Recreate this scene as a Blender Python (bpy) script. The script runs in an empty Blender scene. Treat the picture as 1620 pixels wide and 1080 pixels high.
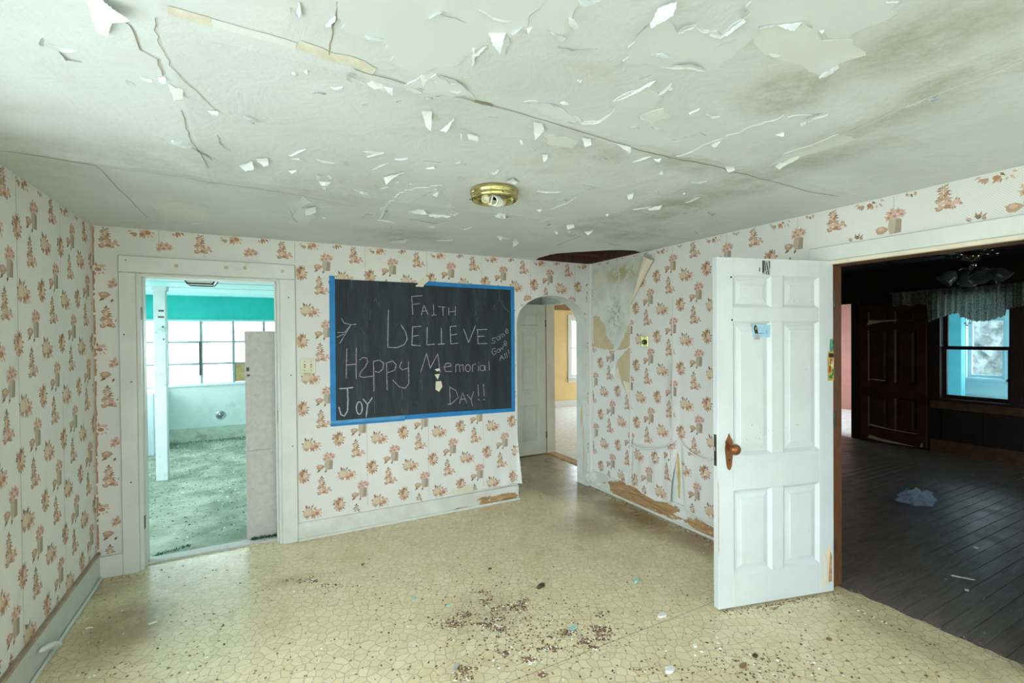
import bpy, bmesh, math, random
from mathutils import Vector, Matrix, noise
from mathutils.geometry import delaunay_2d_cdt
random.seed(7)
PI = math.pi

# ------------------------------------------------------------------ camera
FPX = 750.0
CAMH = 1.58
YAW, PITCH, ROLL = math.radians(27.87), math.radians(0.53), math.radians(0.5)
_F0 = Vector((math.sin(YAW), math.cos(YAW), 0)); _R0 = Vector((math.cos(YAW), -math.sin(YAW), 0)); _Z = Vector((0, 0, 1))
CF = math.cos(PITCH) * _F0 - math.sin(PITCH) * _Z
_U = math.cos(PITCH) * _Z + math.sin(PITCH) * _F0
CR = math.cos(ROLL) * _R0 - math.sin(ROLL) * _U
CU = math.cos(ROLL) * _U + math.sin(ROLL) * _R0
CAM = Vector((0, 0, CAMH))
sc = bpy.context.scene
C = sc.collection
cd = bpy.data.cameras.new('camera'); cam = bpy.data.objects.new('camera', cd); C.objects.link(cam)
cd.sensor_width = 36; cd.lens = FPX / 1620 * 36; cd.clip_start = 0.02; cd.clip_end = 300
m3 = Matrix((CR, CU, -CF)).transposed()
cam.matrix_world = Matrix.Translation(CAM) @ m3.to_4x4()
sc.camera = cam

# ------------------------------------------------------------------ world, exposure
sc.view_settings.view_transform = 'Standard'; sc.view_settings.look = 'None'
sc.view_settings.gamma = 1; sc.view_settings.use_curve_mapping = False
sc.view_settings.exposure = 3.36
sc.cycles.use_denoising = True
sc.cycles.max_bounces = 10; sc.cycles.diffuse_bounces = 5; sc.cycles.glossy_bounces = 3; sc.cycles.transparent_max_bounces = 16
sc.cycles.sample_clamp_indirect = 6
w = bpy.data.worlds.new('overcast_sky'); sc.world = w; w.use_nodes = True
w.node_tree.nodes['Background'].inputs[0].default_value = (0.80, 0.915, 1.0, 1)
w.node_tree.nodes['Background'].inputs[1].default_value = 1.0

# room measures (metres): camera stands at x=0, y=0
XL, XR, YB, YR, H = -0.98, 3.09, 4.06, -3.2, 2.345
TB, TR = 0.17, 0.13                      # wall thickness back / right
def portal(loc, rot, sx, sy):
    l = bpy.data.lights.new('window_portal', 'AREA'); l.shape = 'RECTANGLE'; l.size = sx; l.size_y = sy
    l.cycles.is_portal = True
    o = bpy.data.objects.new('window_portal', l); C.objects.link(o); o.location = loc; o.rotation_euler = rot
    o['kind'] = 'helper'
REAR_WIN = [(-0.6, 0.5), (1.0, 2.1)]   # x ranges of the windows in the wall behind the camera
LEFT_WIN = [(-2.4, -0.5), (0.25, 2.2)]   # y ranges of the windows in the left wall, beside the camera
WZ = (0.4, 2.15)
for a, b in REAR_WIN:
    portal(((a + b) / 2, YR - 0.1, sum(WZ) / 2), (PI / 2, 0, 0), b - a, WZ[1] - WZ[0])
for a, b in LEFT_WIN: portal((XL - 0.1, (a + b) / 2, sum(WZ) / 2), (PI / 2, 0, -PI / 2), b - a, WZ[1] - WZ[0])
portal((0.0, 9.0, 1.38), (PI / 2, 0, PI), 3.7, 0.98)
portal((-1.98, 6.6, 1.38), (PI / 2, 0, -PI / 2), 4.2, 0.98)

# ------------------------------------------------------------------ helpers
def ray(x, y): return (CF * FPX + CR * (x - 810) - CU * (y - 540))
def onX(x, y, X): d = ray(x, y); return CAM + d * (X / d.x)
def onY(x, y, Y): d = ray(x, y); return CAM + d * (Y / d.y)
def onZ(x, y, Z): d = ray(x, y); return CAM + d * ((Z - CAMH) / d.z)
def lin(c):
    r = []
    for v in c[:3]:
        v = v / 255.0
        r.append(v / 12.92 if v <= 0.04045 else ((v + 0.055) / 1.055) ** 2.4)
    return (r[0], r[1], r[2], 1.0)

class NT:
    """tiny node-tree builder"""
    def __init__(s, name):
        s.m = bpy.data.materials.new(name); s.m.use_nodes = True; s.t = s.m.node_tree
        s.b = s.t.nodes['Principled BSDF']; s.out = s.t.nodes['Material Output']
        s.pos = None
    def n(s, ty, **kw):
        nd = s.t.nodes.new(ty)
        for k, v in kw.items():
            if hasattr(nd, k): setattr(nd, k, v)
            else: s.put(nd.inputs[k], v)
        return nd
    def put(s, inp, v):
        if isinstance(v, bpy.types.NodeSocket): s.t.links.new(v, inp)
        else: inp.default_value = v
    def position(s):
        if s.pos is None: s.pos = s.n('ShaderNodeNewGeometry').outputs['Position']
        return s.pos
    def math(s, op, a, b=0.0, clamp=False):
        nd = s.n('ShaderNodeMath', operation=op); nd.use_clamp = clamp
        s.put(nd.inputs[0], a); s.put(nd.inputs[1], b); return nd.outputs[0]
    def mix(s, f, a, b, typ='MIX'):
        nd = s.n('ShaderNodeMix', data_type='RGBA', blend_type=typ)
        s.put(nd.inputs[0], f); s.put(nd.inputs[6], a); s.put(nd.inputs[7], b); return nd.outputs[2]
    def noise(s, scale, detail=3, vec=None, rough=0.55, dist=0.0):
        nd = s.n('ShaderNodeTexNoise'); s.put(nd.inputs['Vector'], vec or s.position())
        nd.inputs['Scale'].default_value = scale; nd.inputs['Detail'].default_value = detail
        nd.inputs['Roughness'].default_value = rough; nd.inputs['Distortion'].default_value = dist
        return nd.outputs['Fac']
    def ramp(s, f, a, b, lo=0.0, hi=1.0, smooth=True):
        nd = s.n('ShaderNodeMapRange'); nd.interpolation_type = 'SMOOTHSTEP' if smooth else 'LINEAR'
        s.put(nd.inputs['Value'], f)
        nd.inputs['From Min'].default_value = a; nd.inputs['From Max'].default_value = b
        nd.inputs['To Min'].default_value = lo; nd.inputs['To Max'].default_value = hi
        return nd.outputs['Result']
    def mapping(s, vec, loc=(0, 0, 0), rot=(0, 0, 0), scale=(1, 1, 1)):
        nd = s.n('ShaderNodeMapping'); s.put(nd.inputs['Vector'], vec)
        nd.inputs['Location'].default_value = loc; nd.inputs['Rotation'].default_value = rot; nd.inputs['Scale'].default_value = scale
        return nd.outputs[0]
    def blob(s, c, r):
        """0..1 soft ellipsoid mask at world centre c with radii r"""
        sub = s.n('ShaderNodeVectorMath', operation='SUBTRACT'); s.put(sub.inputs[0], s.position()); sub.inputs[1].default_value = c
        dv = s.n('ShaderNodeVectorMath', operation='DIVIDE'); s.put(dv.inputs[0], sub.outputs[0]); dv.inputs[1].default_value = r
        ln = s.n('ShaderNodeVectorMath', operation='LENGTH'); s.put(ln.inputs[0], dv.outputs[0])
        return s.ramp(ln.outputs['Value'], 1.0, 0.25)
    def done(s, col=None, rough=0.6, bump=None, strength=0.2, dist=0.01, metal=0.0, spec=0.5):
        if col is not None: s.put(s.b.inputs['Base Color'], col)
        s.put(s.b.inputs['Roughness'], rough); s.put(s.b.inputs['Metallic'], metal)
        s.b.inputs['Specular IOR Level'].default_value = spec
        if bump is not None:
            bn = s.n('ShaderNodeBump'); bn.inputs['Strength'].default_value = strength; bn.inputs['Distance'].default_value = dist
            s.put(bn.inputs['Height'], bump); s.put(s.b.inputs['Normal'], bn.outputs[0])
        return s.m

M = {}
def plain(name, col, rough=0.6, var=0.12, scale=9, bump=0.1, metal=0.0, dirt=None, stretch=None, spec=0.5):
    """painted/cloth/wood surface with noise variation; dirt = (colour, amount)"""
    t = NT(name); c = lin(col)
    vec = t.position()
    if stretch: vec = t.mapping(vec, scale=stretch)
    f = t.noise(scale, 4, vec)
    dark = tuple(v * (1 - var) for v in c[:3]) + (1,); lite = tuple(min(1, v * (1 + var * 0.6)) for v in c[:3]) + (1,)
    colr = t.mix(t.ramp(f, 0.3, 0.7), dark, lite)
    if dirt:
        g = t.noise(scale * 0.6, 6, vec, 0.7)
        colr = t.mix(t.math('MULTIPLY', t.ramp(g, 0.55, 0.72), dirt[1]), colr, lin(dirt[0]))
    M[name] = t.done(colr, rough, t.noise(scale * 6, 3, vec) if bump else None, bump, 0.004, metal, spec)
    return M[name]

def tag(o, label=None, cat=None, group=None, kind=None):
    if label: o['label'] = label
    if cat: o['category'] = cat
    if group: o['group'] = group
    if kind: o['kind'] = kind
    return o
def wloc(o):
    v = Vector((0, 0, 0))
    while o: v += o.location; o = o.parent
    return v

class MB:
    def __init__(s): s.v = []; s.f = []; s.mi = []; s.uv = None; s.cur = 0; s.col = None
    def add(s, vs, fs):
        k = len(s.v); s.v += [Vector(p) for p in vs]
        for f in fs: s.f.append(tuple(i + k for i in f)); s.mi.append(s.cur)
        return s
    def box(s, x0, x1, y0, y1, z0, z1, mat=None):
        vs = [(x, y, z) for x in (x0, x1) for y in (y0, y1) for z in (z0, z1)]
        if mat is not None: vs = [mat @ Vector(p) for p in vs]
        return s.add(vs, [(0, 1, 3, 2), (4, 6, 7, 5), (0, 4, 5, 1), (2, 3, 7, 6), (0, 2, 6, 4), (1, 5, 7, 3)])
    def bbox(s, x0, x1, y0, y1, z0, z1, b=0.004, mat=None):
        """box with chamfered edges"""
        b = min(b, (x1 - x0) / 2.01, (y1 - y0) / 2.01, (z1 - z0) / 2.01)
        bm = bmesh.new(); bmesh.ops.create_cube(bm, size=1)
        for v in bm.verts: v.co = Vector(((x0 + x1) / 2 + v.co.x * (x1 - x0), (y0 + y1) / 2 + v.co.y * (y1 - y0), (z0 + z1) / 2 + v.co.z * (z1 - z0)))
        bmesh.ops.bevel(bm, geom=bm.edges[:], offset=b, segments=1, affect='EDGES')
        bm.verts.ensure_lookup_table()
        vs = [(mat @ v.co) if mat is not None else v.co.copy() for v in bm.verts]
        fs = [[v.index for v in f.verts] for f in bm.faces]; bm.free()
        return s.add(vs, fs)
    def prism(s, poly, d, closed=True):
        """poly: list of 3D points (planar), extruded by vector d"""
        n = len(poly); d = Vector(d); p = [Vector(q) for q in poly]
        fs = [tuple(range(n)), tuple(range(2 * n - 1, n - 1, -1))]
        fs += [(i, i + n, (i + 1) % n + n, (i + 1) % n) for i in range(n)]
        return s.add(p + [q + d for q in p], fs)
    def tube(s, pts, r, n=8, cap=True):
        pts = [Vector(p) for p in pts]; m = len(pts)
        rr = r if isinstance(r, (list, tuple)) else [r] * m
        rings = []; up = Vector((0.31, 0.17, 0.93)).normalized()
        for i, p in enumerate(pts):
            t = (pts[min(i + 1, m - 1)] - pts[max(i - 1, 0)]).normalized()
            a = t.cross(up)
            if a.length < 1e-3: a = t.cross(Vector((1, 0, 0)))
            a.normalize(); b = t.cross(a)
            rings.append([p + (a * math.cos(2 * PI * k / n) + b * math.sin(2 * PI * k / n)) * rr[i] for k in range(n)])
        vs = [q for g in rings for q in g]; fs = []
        for i in range(m - 1):
            for k in range(n):
                fs.append((i * n + k, i * n + (k + 1) % n, (i + 1) * n + (k + 1) % n, (i + 1) * n + k))
        if cap: fs.append(tuple(range(n - 1, -1, -1))); fs.append(tuple(range((m - 1) * n, m * n)))
        return s.add(vs, fs)
    def lathe(s, prof, c=(0, 0, 0), n=24, mat=None):
        """prof: list of (r, z)"""
        c = Vector(c); vs = []; fs = []
        for r, z in prof:
            for k in range(n):
                p = Vector((r * math.cos(2 * PI * k / n), r * math.sin(2 * PI * k / n), z))
                vs.append(c + (mat @ p if mat is not None else p))
        for i in range(len(prof) - 1):
            for k in range(n):
                fs.append((i * n + k, i * n + (k + 1) % n, (i + 1) * n + (k + 1) % n, (i + 1) * n + k))
        return s.add(vs, fs)
    def build(s, name, mats, parent=None, smooth=False, local=False, origin=None):
        vs = s.v
        if parent is not None:
            if not local:
                o_ = wloc(parent); vs = [v - o_ for v in vs]
            base = None
        else:
            if origin is None:
                xs = [v.x for v in vs]; ys = [v.y for v in vs]; zs = [v.z for v in vs]
                origin = ((min(xs) + max(xs)) / 2, (min(ys) + max(ys)) / 2, min(zs))
            base = Vector(origin); vs = [v - base for v in vs]
        me = bpy.data.meshes.new(name); me.from_pydata([tuple(v) for v in vs], [], s.f)
        if not isinstance(mats, (list, tuple)): mats = [mats]
        for m in mats: me.materials.append(M[m] if isinstance(m, str) else m)
        for p, i in zip(me.polygons, s.mi): p.material_index = i; p.use_smooth = smooth
        if s.uv is not None:
            ul = me.uv_layers.new(name='UVMap')
            for lp in me.loops: ul.data[lp.index].uv = s.uv[lp.vertex_index]
        if s.col is not None:
            at = me.color_attributes.new('print', 'FLOAT_COLOR', 'POINT')
            for i, c in enumerate(s.col): at.data[i].color = c
        me.update()
        o = bpy.data.objects.new(name, me); C.objects.link(o)
        if base is not None: o.location = base
        else: o.parent = parent
        return o
def thing(name, loc, label=None, cat=None, group=None, kind=None, rz=0.0):
    o = bpy.data.objects.new(name, None); C.objects.link(o); o.location = loc; o.rotation_euler = (0, 0, rz)
    o.empty_display_size = 0.1
    return tag(o, label, cat, group, kind)
def struct(o, label=None): return tag(o, label, None, None, 'structure')

def inside(p, poly):
    x, y = p[0], p[1]; r = False; n = len(poly); j = n - 1
    for i in range(n):
        xi, yi = poly[i][0], poly[i][1]; xj, yj = poly[j][0], poly[j][1]
        if (yi > y) != (yj > y) and x < (xj - xi) * (y - yi) / (yj - yi) + xi: r = not r
        j = i
    return r
def dens(poly, step, jag=0.0, seed=0, closed=True):
    """subdivide a polyline and roughen it"""
    out = []; n = len(poly); k = n if closed else n - 1
    for i in range(k):
        a = Vector(poly[i]); b = Vector(poly[(i + 1) % n]); m = max(1, int((b - a).length / step))
        nrm = Vector((-(b - a).y, (b - a).x)); nrm = nrm.normalized() if nrm.length > 0 else nrm
        for q in range(m):
            p = a.lerp(b, q / m)
            if jag and q: p = p + nrm * (random.uniform(-1, 1) * jag)
            out.append(p)
    if not closed: out.append(Vector(poly[-1]))
    return out
def cdt(loops, lines=(), grid=None):
    """constrained triangulation. loops: closed polylines, lines: open polylines, grid: extra points. Returns verts, tris"""
    vs = []; es = []
    for lp in loops:
        k = len(vs); vs += [Vector((p[0], p[1])) for p in lp]; n = len(lp)
        es += [(k + i, k + (i + 1) % n) for i in range(n)]
    for ln in lines:
        k = len(vs); vs += [Vector((p[0], p[1])) for p in ln]
        es += [(k + i, k + i + 1) for i in range(len(ln) - 1)]
    if grid: vs += [Vector(g) for g in grid]
    r = delaunay_2d_cdt(vs, es, [], 0, 1e-5)
    return r[0], r[2]
def rect(a, b, c, d): return [(a, c), (b, c), (b, d), (a, d)]
def gridpts(a, b, c, d, st):
    nx = max(1, int((b - a) / st)); ny = max(1, int((d - c) / st))
    return [(a + (b - a) * i / nx, c + (d - c) * j / ny) for i in range(nx + 1) for j in range(ny + 1)]
def slab_wall(name, to3, outer, holes, thick, mat, mat_back=None, label=None):
    """wall with openings: to3(u, v, w) maps, w = 0 front face .. thick back face"""
    vs, ts = cdt([outer] + holes); mb = MB()
    n = len(vs)
    keep = []
    for t in ts:
        c = (vs[t[0]] + vs[t[1]] + vs[t[2]]) / 3
        if inside(c, outer) and not any(inside(c, h) for h in holes): keep.append(t)
    mb.add([to3(p.x, p.y, 0) for p in vs], keep)
    mb.cur = 1 if mat_back else 0
    mb.add([to3(p.x, p.y, thick) for p in vs], [tuple(reversed(t)) for t in keep])
    mb.cur = 0
    for lp in [outer] + holes:
        k = len(lp)
        mb.add([to3(p[0], p[1], 0) for p in lp] + [to3(p[0], p[1], thick) for p in lp], [(i, (i + 1) % k, (i + 1) % k + k, i + k) for i in range(k)])
    o = mb.build(name, [mat, mat_back] if mat_back else mat)
    return struct(o, label)

# ------------------------------------------------------------------ materials
plain('plaster', (212, 212, 204), 0.8, 0.08, 6, 0.15)
plain('white_paint', (222, 223, 216), 0.45, 0.05, 5, 0.12, dirt=((170, 160, 140), 0.25))
plain('door_paint', (214, 219, 219), 0.42, 0.04, 4, 0.08, dirt=((185, 178, 160), 0.15))
plain('grey_paint', (202, 207, 198), 0.5, 0.06, 5, 0.1)
plain('bare_wood', (190, 150, 105), 0.7, 0.25, 10, 0.3, stretch=(1, 1, 6))
plain('jamb_wood', (120, 78, 42), 0.5, 0.25, 12, 0.2, stretch=(4, 4, 1))
plain('dark_wood', (52, 34, 26), 0.5, 0.3, 8, 0.15, stretch=(4, 4, 1))
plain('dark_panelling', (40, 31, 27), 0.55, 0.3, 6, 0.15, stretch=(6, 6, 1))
plain('brown_trim', (112, 76, 46), 0.5, 0.25, 8, 0.15)
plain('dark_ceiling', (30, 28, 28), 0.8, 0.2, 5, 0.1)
plain('joist_wood', (74, 44, 32), 0.75, 0.35, 9, 0.3, stretch=(3, 3, 1))
plain('attic_dark', (30, 20, 16), 0.9, 0.3, 5, 0.2)
plain('teal_paint', (20, 190, 182), 0.5, 0.08, 5, 0.08)
plain('pale_teal', (146, 216, 212), 0.55, 0.06, 4, 0.1)
plain('porch_green', (204, 220, 213), 0.6, 0.07, 5, 0.12, dirt=((150, 165, 150), 0.3))
plain('porch_base', (182, 196, 178), 0.7, 0.15, 8, 0.2, dirt=((110, 110, 90), 0.6))
plain('porch_post', (200, 214, 210), 0.6, 0.08, 8, 0.2, dirt=((120, 130, 125), 0.6))
plain('steel_frame', (120, 148, 149), 0.5, 0.15, 8, 0.1)
plain('cardboard', (176, 150, 100), 0.8, 0.2, 12, 0.2)
plain('raw_board', (205, 200, 194), 0.65, 0.07, 30, 0.1, dirt=((165, 150, 135), 0.35))
plain('yellow_wall', (232, 200, 140), 0.7, 0.05, 4, 0.05)
plain('pink_wall', (200, 148, 136), 0.7, 0.06, 4, 0.05)
plain('white_carpet', (238, 238, 238), 0.9, 0.12, 14, 0.6)
plain('black_metal', (28, 26, 25), 0.4, 0.2, 10, 0.05)
plain('dark_steel', (74, 70, 60), 0.4, 0.3, 30, 0.1, metal=0.8)
plain('chrome', (200, 205, 205), 0.2, 0.05, 10, 0.0, metal=1.0)
plain('brass', (206, 194, 130), 0.22, 0.18, 25, 0.05, metal=1.0)
plain('copper_bronze', (150, 98, 58), 0.35, 0.25, 30, 0.1, metal=0.7)
plain('lamp_pan', (150, 152, 158), 0.35, 0.1, 20, 0.05, metal=0.8)
plain('bulb_glass', (236, 236, 228), 0.25, 0.02, 10, 0.0)
plain('bulb_yellow', (222, 216, 180), 0.35, 0.04, 10, 0.0)
plain('frosted', (215, 222, 218), 0.35, 0.06, 10, 0.0)
plain('tulip_glass', (104, 106, 104), 0.25, 0.1, 14, 0.0)
plain('ivory', (222, 214, 188), 0.4, 0.05, 10, 0.0)
plain('slot_dark', (40, 36, 32), 0.6, 0.1, 10, 0.0)
plain('blue_tape', (28, 128, 196), 0.6, 0.12, 12, 0.05)
plain('blue_tape_pale', (86, 152, 200), 0.6, 0.12, 14, 0.05)
plain('tan_backing', (205, 186, 150), 0.85, 0.08, 10, 0.1)
plain('cream_paper', (226, 216, 192), 0.8, 0.07, 9, 0.1)
plain('white_paper', (228, 230, 228), 0.75, 0.05, 9, 0.1)
plain('ochre_stain', (205, 182, 110), 0.8, 0.1, 12, 0.1)
plain('crumb_brown', (126, 88, 68), 0.85, 0.4, 60, 0.1)
plain('crumb_dark', (82, 66, 50), 0.85, 0.4, 60, 0.1)
plain('leaf_tan', (150, 116, 84), 0.8, 0.25, 40, 0.1)
plain('chip_white', (230, 230, 224), 0.7, 0.05, 20, 0.05)
plain('chip_aqua', (160, 215, 205), 0.7, 0.08, 20, 0.05)
plain('bag_blue', (150, 172, 190), 0.35, 0.12, 20, 0.1)
plain('lace', (168, 168, 154), 0.85, 0.35, 40, 0.3)
plain('bark', (110, 105, 100), 0.9, 0.2, 6, 0.2)
plain('foliage', (112, 122, 118), 0.9, 0.5, 5, 0.3)
plain('outdoor_ground', (198, 197, 190), 0.95, 0.15, 0.8, 0.2)
plain('outer_white', (205, 224, 228), 0.6, 0.05, 6, 0.1)
plain('outer_teal', (170, 221, 226), 0.6, 0.06, 6, 0.1)
plain('siding', (190, 205, 205), 0.7, 0.06, 6, 0.1)
plain('sticker_blue', (170, 208, 228), 0.5, 0.08, 40, 0.0)
plain('sticker_grey', (176, 176, 170), 0.5, 0.1, 40, 0.0)
plain('sticker_black', (36, 36, 38), 0.5, 0.2, 40, 0.0)
plain('sticker_text', (86, 140, 180), 0.5, 0.1, 40, 0.0)
plain('tag_yellow', (206, 172, 70), 0.5, 0.35, 90, 0.0)
plain('tag_green', (60, 130, 96), 0.5, 0.3, 90, 0.0)
plain('tag_red', (160, 74, 50), 0.5, 0.3, 90, 0.0)
plain('dark_blade', (40, 36, 36), 0.5, 0.2, 10, 0.05)
plain('chalk_white', (184, 190, 190), 0.95, 0.5, 150, 0.2)
plain('chalk_pink', (180, 158, 172), 0.95, 0.5, 150, 0.2)
plain('chalk_faint', (100, 106, 108), 0.95, 0.35, 150, 0.2)

def m_glass(name, tint=(0.96, 0.98, 0.98), gloss=0.06, rough=0.02):
    t = NT(name); tr = t.n('ShaderNodeBsdfTransparent'); tr.inputs[0].default_value = tint + (1,)
    gl = t.n('ShaderNodeBsdfGlossy'); gl.inputs['Roughness'].default_value = rough
    mx = t.n('ShaderNodeMixShader'); mx.inputs[0].default_value = gloss
    t.t.links.new(tr.outputs[0], mx.inputs[1]); t.t.links.new(gl.outputs[0], mx.inputs[2]); t.t.links.new(mx.outputs[0], t.out.inputs[0])
    M[name] = t.m
m_glass('pane_glass'); m_glass('dusty_glass', (0.86, 0.92, 0.94), 0.08, 0.1)
m_glass('clear_glass', (0.97, 0.98, 0.98), 0.07, 0.02)

def m_paper():
    t = NT('wallpaper')
    uv = t.n('ShaderNodeUVMap').outputs[0]
    sep = t.n('ShaderNodeSeparateXYZ'); t.put(sep.inputs[0], uv)
    k = 2 * PI / 0.0125
    su = t.math('SINE', t.math('MULTIPLY', sep.outputs[0], k)); sv = t.math('SINE', t.math('MULTIPLY', sep.outputs[1], k))
    dots = t.ramp(t.math('MULTIPLY', su, sv), 0.15, 0.7)
    base = t.mix(t.ramp(t.noise(1.7, 5), 0.3, 0.75), lin((226, 225, 220)), lin((234, 232, 226)))
    base = t.mix(t.math('MULTIPLY', t.ramp(t.noise(9, 6, None, 0.7), 0.6, 0.8), 0.25), base, lin((196, 184, 160)))
    col = t.mix(t.math('MULTIPLY', dots, 0.42), base, lin((182, 178, 166)))
    M['wallpaper'] = t.done(col, 0.75, t.noise(30, 3), 0.1, 0.003)
    t = NT('wallpaper_print')
    at = t.n('ShaderNodeAttribute'); at.attribute_name = 'print'
    f = t.noise(160, 2)
    col = t.mix(t.math('MULTIPLY', t.ramp(f, 0.35, 0.7), 0.18), at.outputs['Color'], lin((218, 206, 190)))
    M['wallpaper_print'] = t.done(col, 0.75)
m_paper()

def m_ceiling():
    t = NT('ceiling_paint')
    col = t.mix(t.ramp(t.noise(1.3, 5, None, 0.6, 0.4), 0.3, 0.72), lin((203, 208, 208)), lin((213, 219, 220)))
    # mildew and water stains, each with its own place and ragged edge
    nz = t.ramp(t.noise(5.0, 7, None, 0.7), 0.28, 0.68)
    fine = t.ramp(t.noise(45, 4, None, 0.7), 0.2, 0.75, 0.55, 1.0)
    acc = None
    for x, y, rx, ry, a in STAINS:
        p = onZ(x, y, H)
        b = t.math('MULTIPLY', t.blob((p.x, p.y, H), (rx, ry, 1.0)), a)
        acc = b if acc is None else t.math('MAXIMUM', acc, b)
    f = t.math('MULTIPLY', t.math('MULTIPLY', acc, nz), fine)
    col = t.mix(f, col, lin((132, 128, 98)))
    f2 = t.math('MULTIPLY', t.ramp(t.noise(2.2, 6, t.mapping(t.position(), scale=(1, 2.2, 1)), 0.65, 0.6), 0.52, 0.75), 0.25)
    col = t.mix(f2, col, lin((178, 172, 148)))
    hgt = t.math('ADD', t.math('MULTIPLY', t.noise(5, 5, None, 0.6, 0.8), 1.0), t.math('MULTIPLY', t.noise(24, 5, None, 0.65), 0.35))
    M['ceiling_paint'] = t.done(col, 0.65, hgt, 0.45, 0.012)
STAINS = [(1250, 150, .22, .22, .75), (1480, 60, .25, .3, .6), (1150, 300, .35, .5, .6), (1380, 195, .18, .5, .5), (1060, 330, .3, .5, .7),
          (950, 355, .35, .4, .6), (1010, 370, .3, .4, .8), (1260, 265, .2, .5, .5), (1560, 110, .14, .4, .6), (930, 240, .35, .12, .45),
          (640, 370, .5, .35, .45), (250, 250, .6, .3, .35), (1100, 260, .4, .15, .55), (520, 300, .4, .4, .3), (60, 250, .3, .5, .4)]
m_ceiling()
plain('bare_ceiling', (216, 221, 219), 0.75, 0.05, 4, 0.1)
plain('flake_paint', (224, 229, 228), 0.6, 0.03, 8, 0.1)
plain('seam_tape', (218, 213, 196), 0.8, 0.12, 20, 0.2)
plain('seam_dark', (158, 146, 124), 0.8, 0.3, 20, 0.2)

def m_stained_plaster():
    t = NT('stained_plaster')
    col = t.mix(t.ramp(t.noise(7, 5), 0.3, 0.7), lin((204, 208, 196)), lin((222, 224, 214)))
    p = onX(972, 500, XR)
    m1 = t.math('MULTIPLY', t.math('MULTIPLY', t.blob((p.x, p.y, p.z), (1, .17, .26)), t.ramp(t.noise(26, 6, None, .75), .45, .62)), .6)
    col = t.mix(m1, col, lin((132, 128, 112)))
    p = onX(985, 432, XR)
    m2 = t.math('MULTIPLY', t.math('MULTIPLY', t.blob((p.x, p.y, p.z), (1, .35, .12)), t.ramp(t.noise(12, 5, None, .7), .38, .58)), .85)
    col = t.mix(m2, col, lin((186, 166, 98)))
    M['stained_plaster'] = t.done(col, 0.8, t.noise(40, 4), 0.2, 0.004)
m_stained_plaster()

def m_floor():
    t = NT('vinyl_floor')
    pos = t.position()
    wob = t.n('ShaderNodeTexNoise'); t.put(wob.inputs['Vector'], pos); wob.inputs['Scale'].default_value = 9; wob.inputs['Detail'].default_value = 2
    off = t.n('ShaderNodeVectorMath', operation='SCALE'); t.put(off.inputs[0], wob.outputs['Color']); off.inputs['Scale'].default_value = 0.03
    ad = t.n('ShaderNodeVectorMath', operation='ADD'); t.put(ad.inputs[0], pos); t.put(ad.inputs[1], off.outputs[0])
    vec = t.mapping(ad.outputs[0], rot=(0, 0, 0.45), scale=(1, 1, 0))
    v1 = t.n('ShaderNodeTexVoronoi', feature='DISTANCE_TO_EDGE'); v1.voronoi_dimensions = '2D'; t.put(v1.inputs['Vector'], vec); v1.inputs['Scale'].default_value = 20; v1.inputs['Randomness'].default_value = 0.85
    v2 = t.n('ShaderNodeTexVoronoi', feature='F1'); v2.voronoi_dimensions = '2D'; t.put(v2.inputs['Vector'], vec); v2.inputs['Scale'].default_value = 20; v2.inputs['Randomness'].default_value = 0.85
    sp = t.n('ShaderNodeSeparateXYZ'); t.put(sp.inputs[0], v2.outputs['Color'])
    cell = t.mix(sp.outputs[0], lin((222, 205, 162)), lin((231, 217, 180)))
    cell = t.mix(t.math('MULTIPLY', t.ramp(t.noise(120, 3), 0.4, 0.7), 0.25), cell, lin((200, 188, 150)))
    line = t.ramp(v1.outputs['Distance'], 0.02, 0.06)
    col = t.mix(line, lin((178, 170, 138)), cell)
    # trodden brown dirt and yellowing
    d = t.ramp(t.noise(1.6, 6, None, 0.65, 0.5), 0.5, 0.75)
    col = t.mix(t.math('MULTIPLY', d, 0.35), col, lin((176, 148, 98)))
    acc = None
    for x, y, rx, ry, a in ((900, 770, .55, .7, 1), (1000, 815, .35, .8, .95), (880, 735, .5, .6, 1), (1100, 855, .28, .6, .8), (940, 830, .5, .4, .6), (200, 990, .3, .45, .7), (160, 930, .3, .25, .5), (470, 915, .25, .1, .3), (840, 760, .3, .25, .5), (1500, 1040, .18, .5, .3), (760, 970, .4, .3, .25)):
        p = onZ(x, y, 0); b = t.math('MULTIPLY', t.blob((p.x, p.y, 0), (rx, ry, 1)), a)
        acc = b if acc is None else t.math('MAXIMUM', acc, b)
    dn = t.ramp(t.noise(6, 7, None, 0.7), 0.15, 0.55)
    f = t.math('MULTIPLY', acc, dn)
    col = t.mix(f, col, lin((140, 116, 84)))
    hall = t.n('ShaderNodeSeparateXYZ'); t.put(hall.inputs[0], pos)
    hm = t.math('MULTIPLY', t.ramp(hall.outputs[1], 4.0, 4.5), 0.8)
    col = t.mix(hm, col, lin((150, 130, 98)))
    sx = t.math('ABSOLUTE', t.math('SUBTRACT', hall.outputs[1], 1.92)); 
    seam = t.ramp(sx, 0.0015, 0.004, 0.6, 0.0)
    col = t.mix(seam, col, lin((120, 112, 84)))
    spk = t.math('MULTIPLY', t.ramp(t.noise(70, 3, None, 0.8), 0.70, 0.76), 0.6)
    col = t.mix(spk, col, lin((112, 88, 66)))
    rough = t.ramp(t.noise(4, 5, None, 0.7), 0.3, 0.75, 0.2, 0.42)
    M['vinyl_floor'] = t.done(col, rough, line, 0.06, 0.001)
m_floor()

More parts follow.
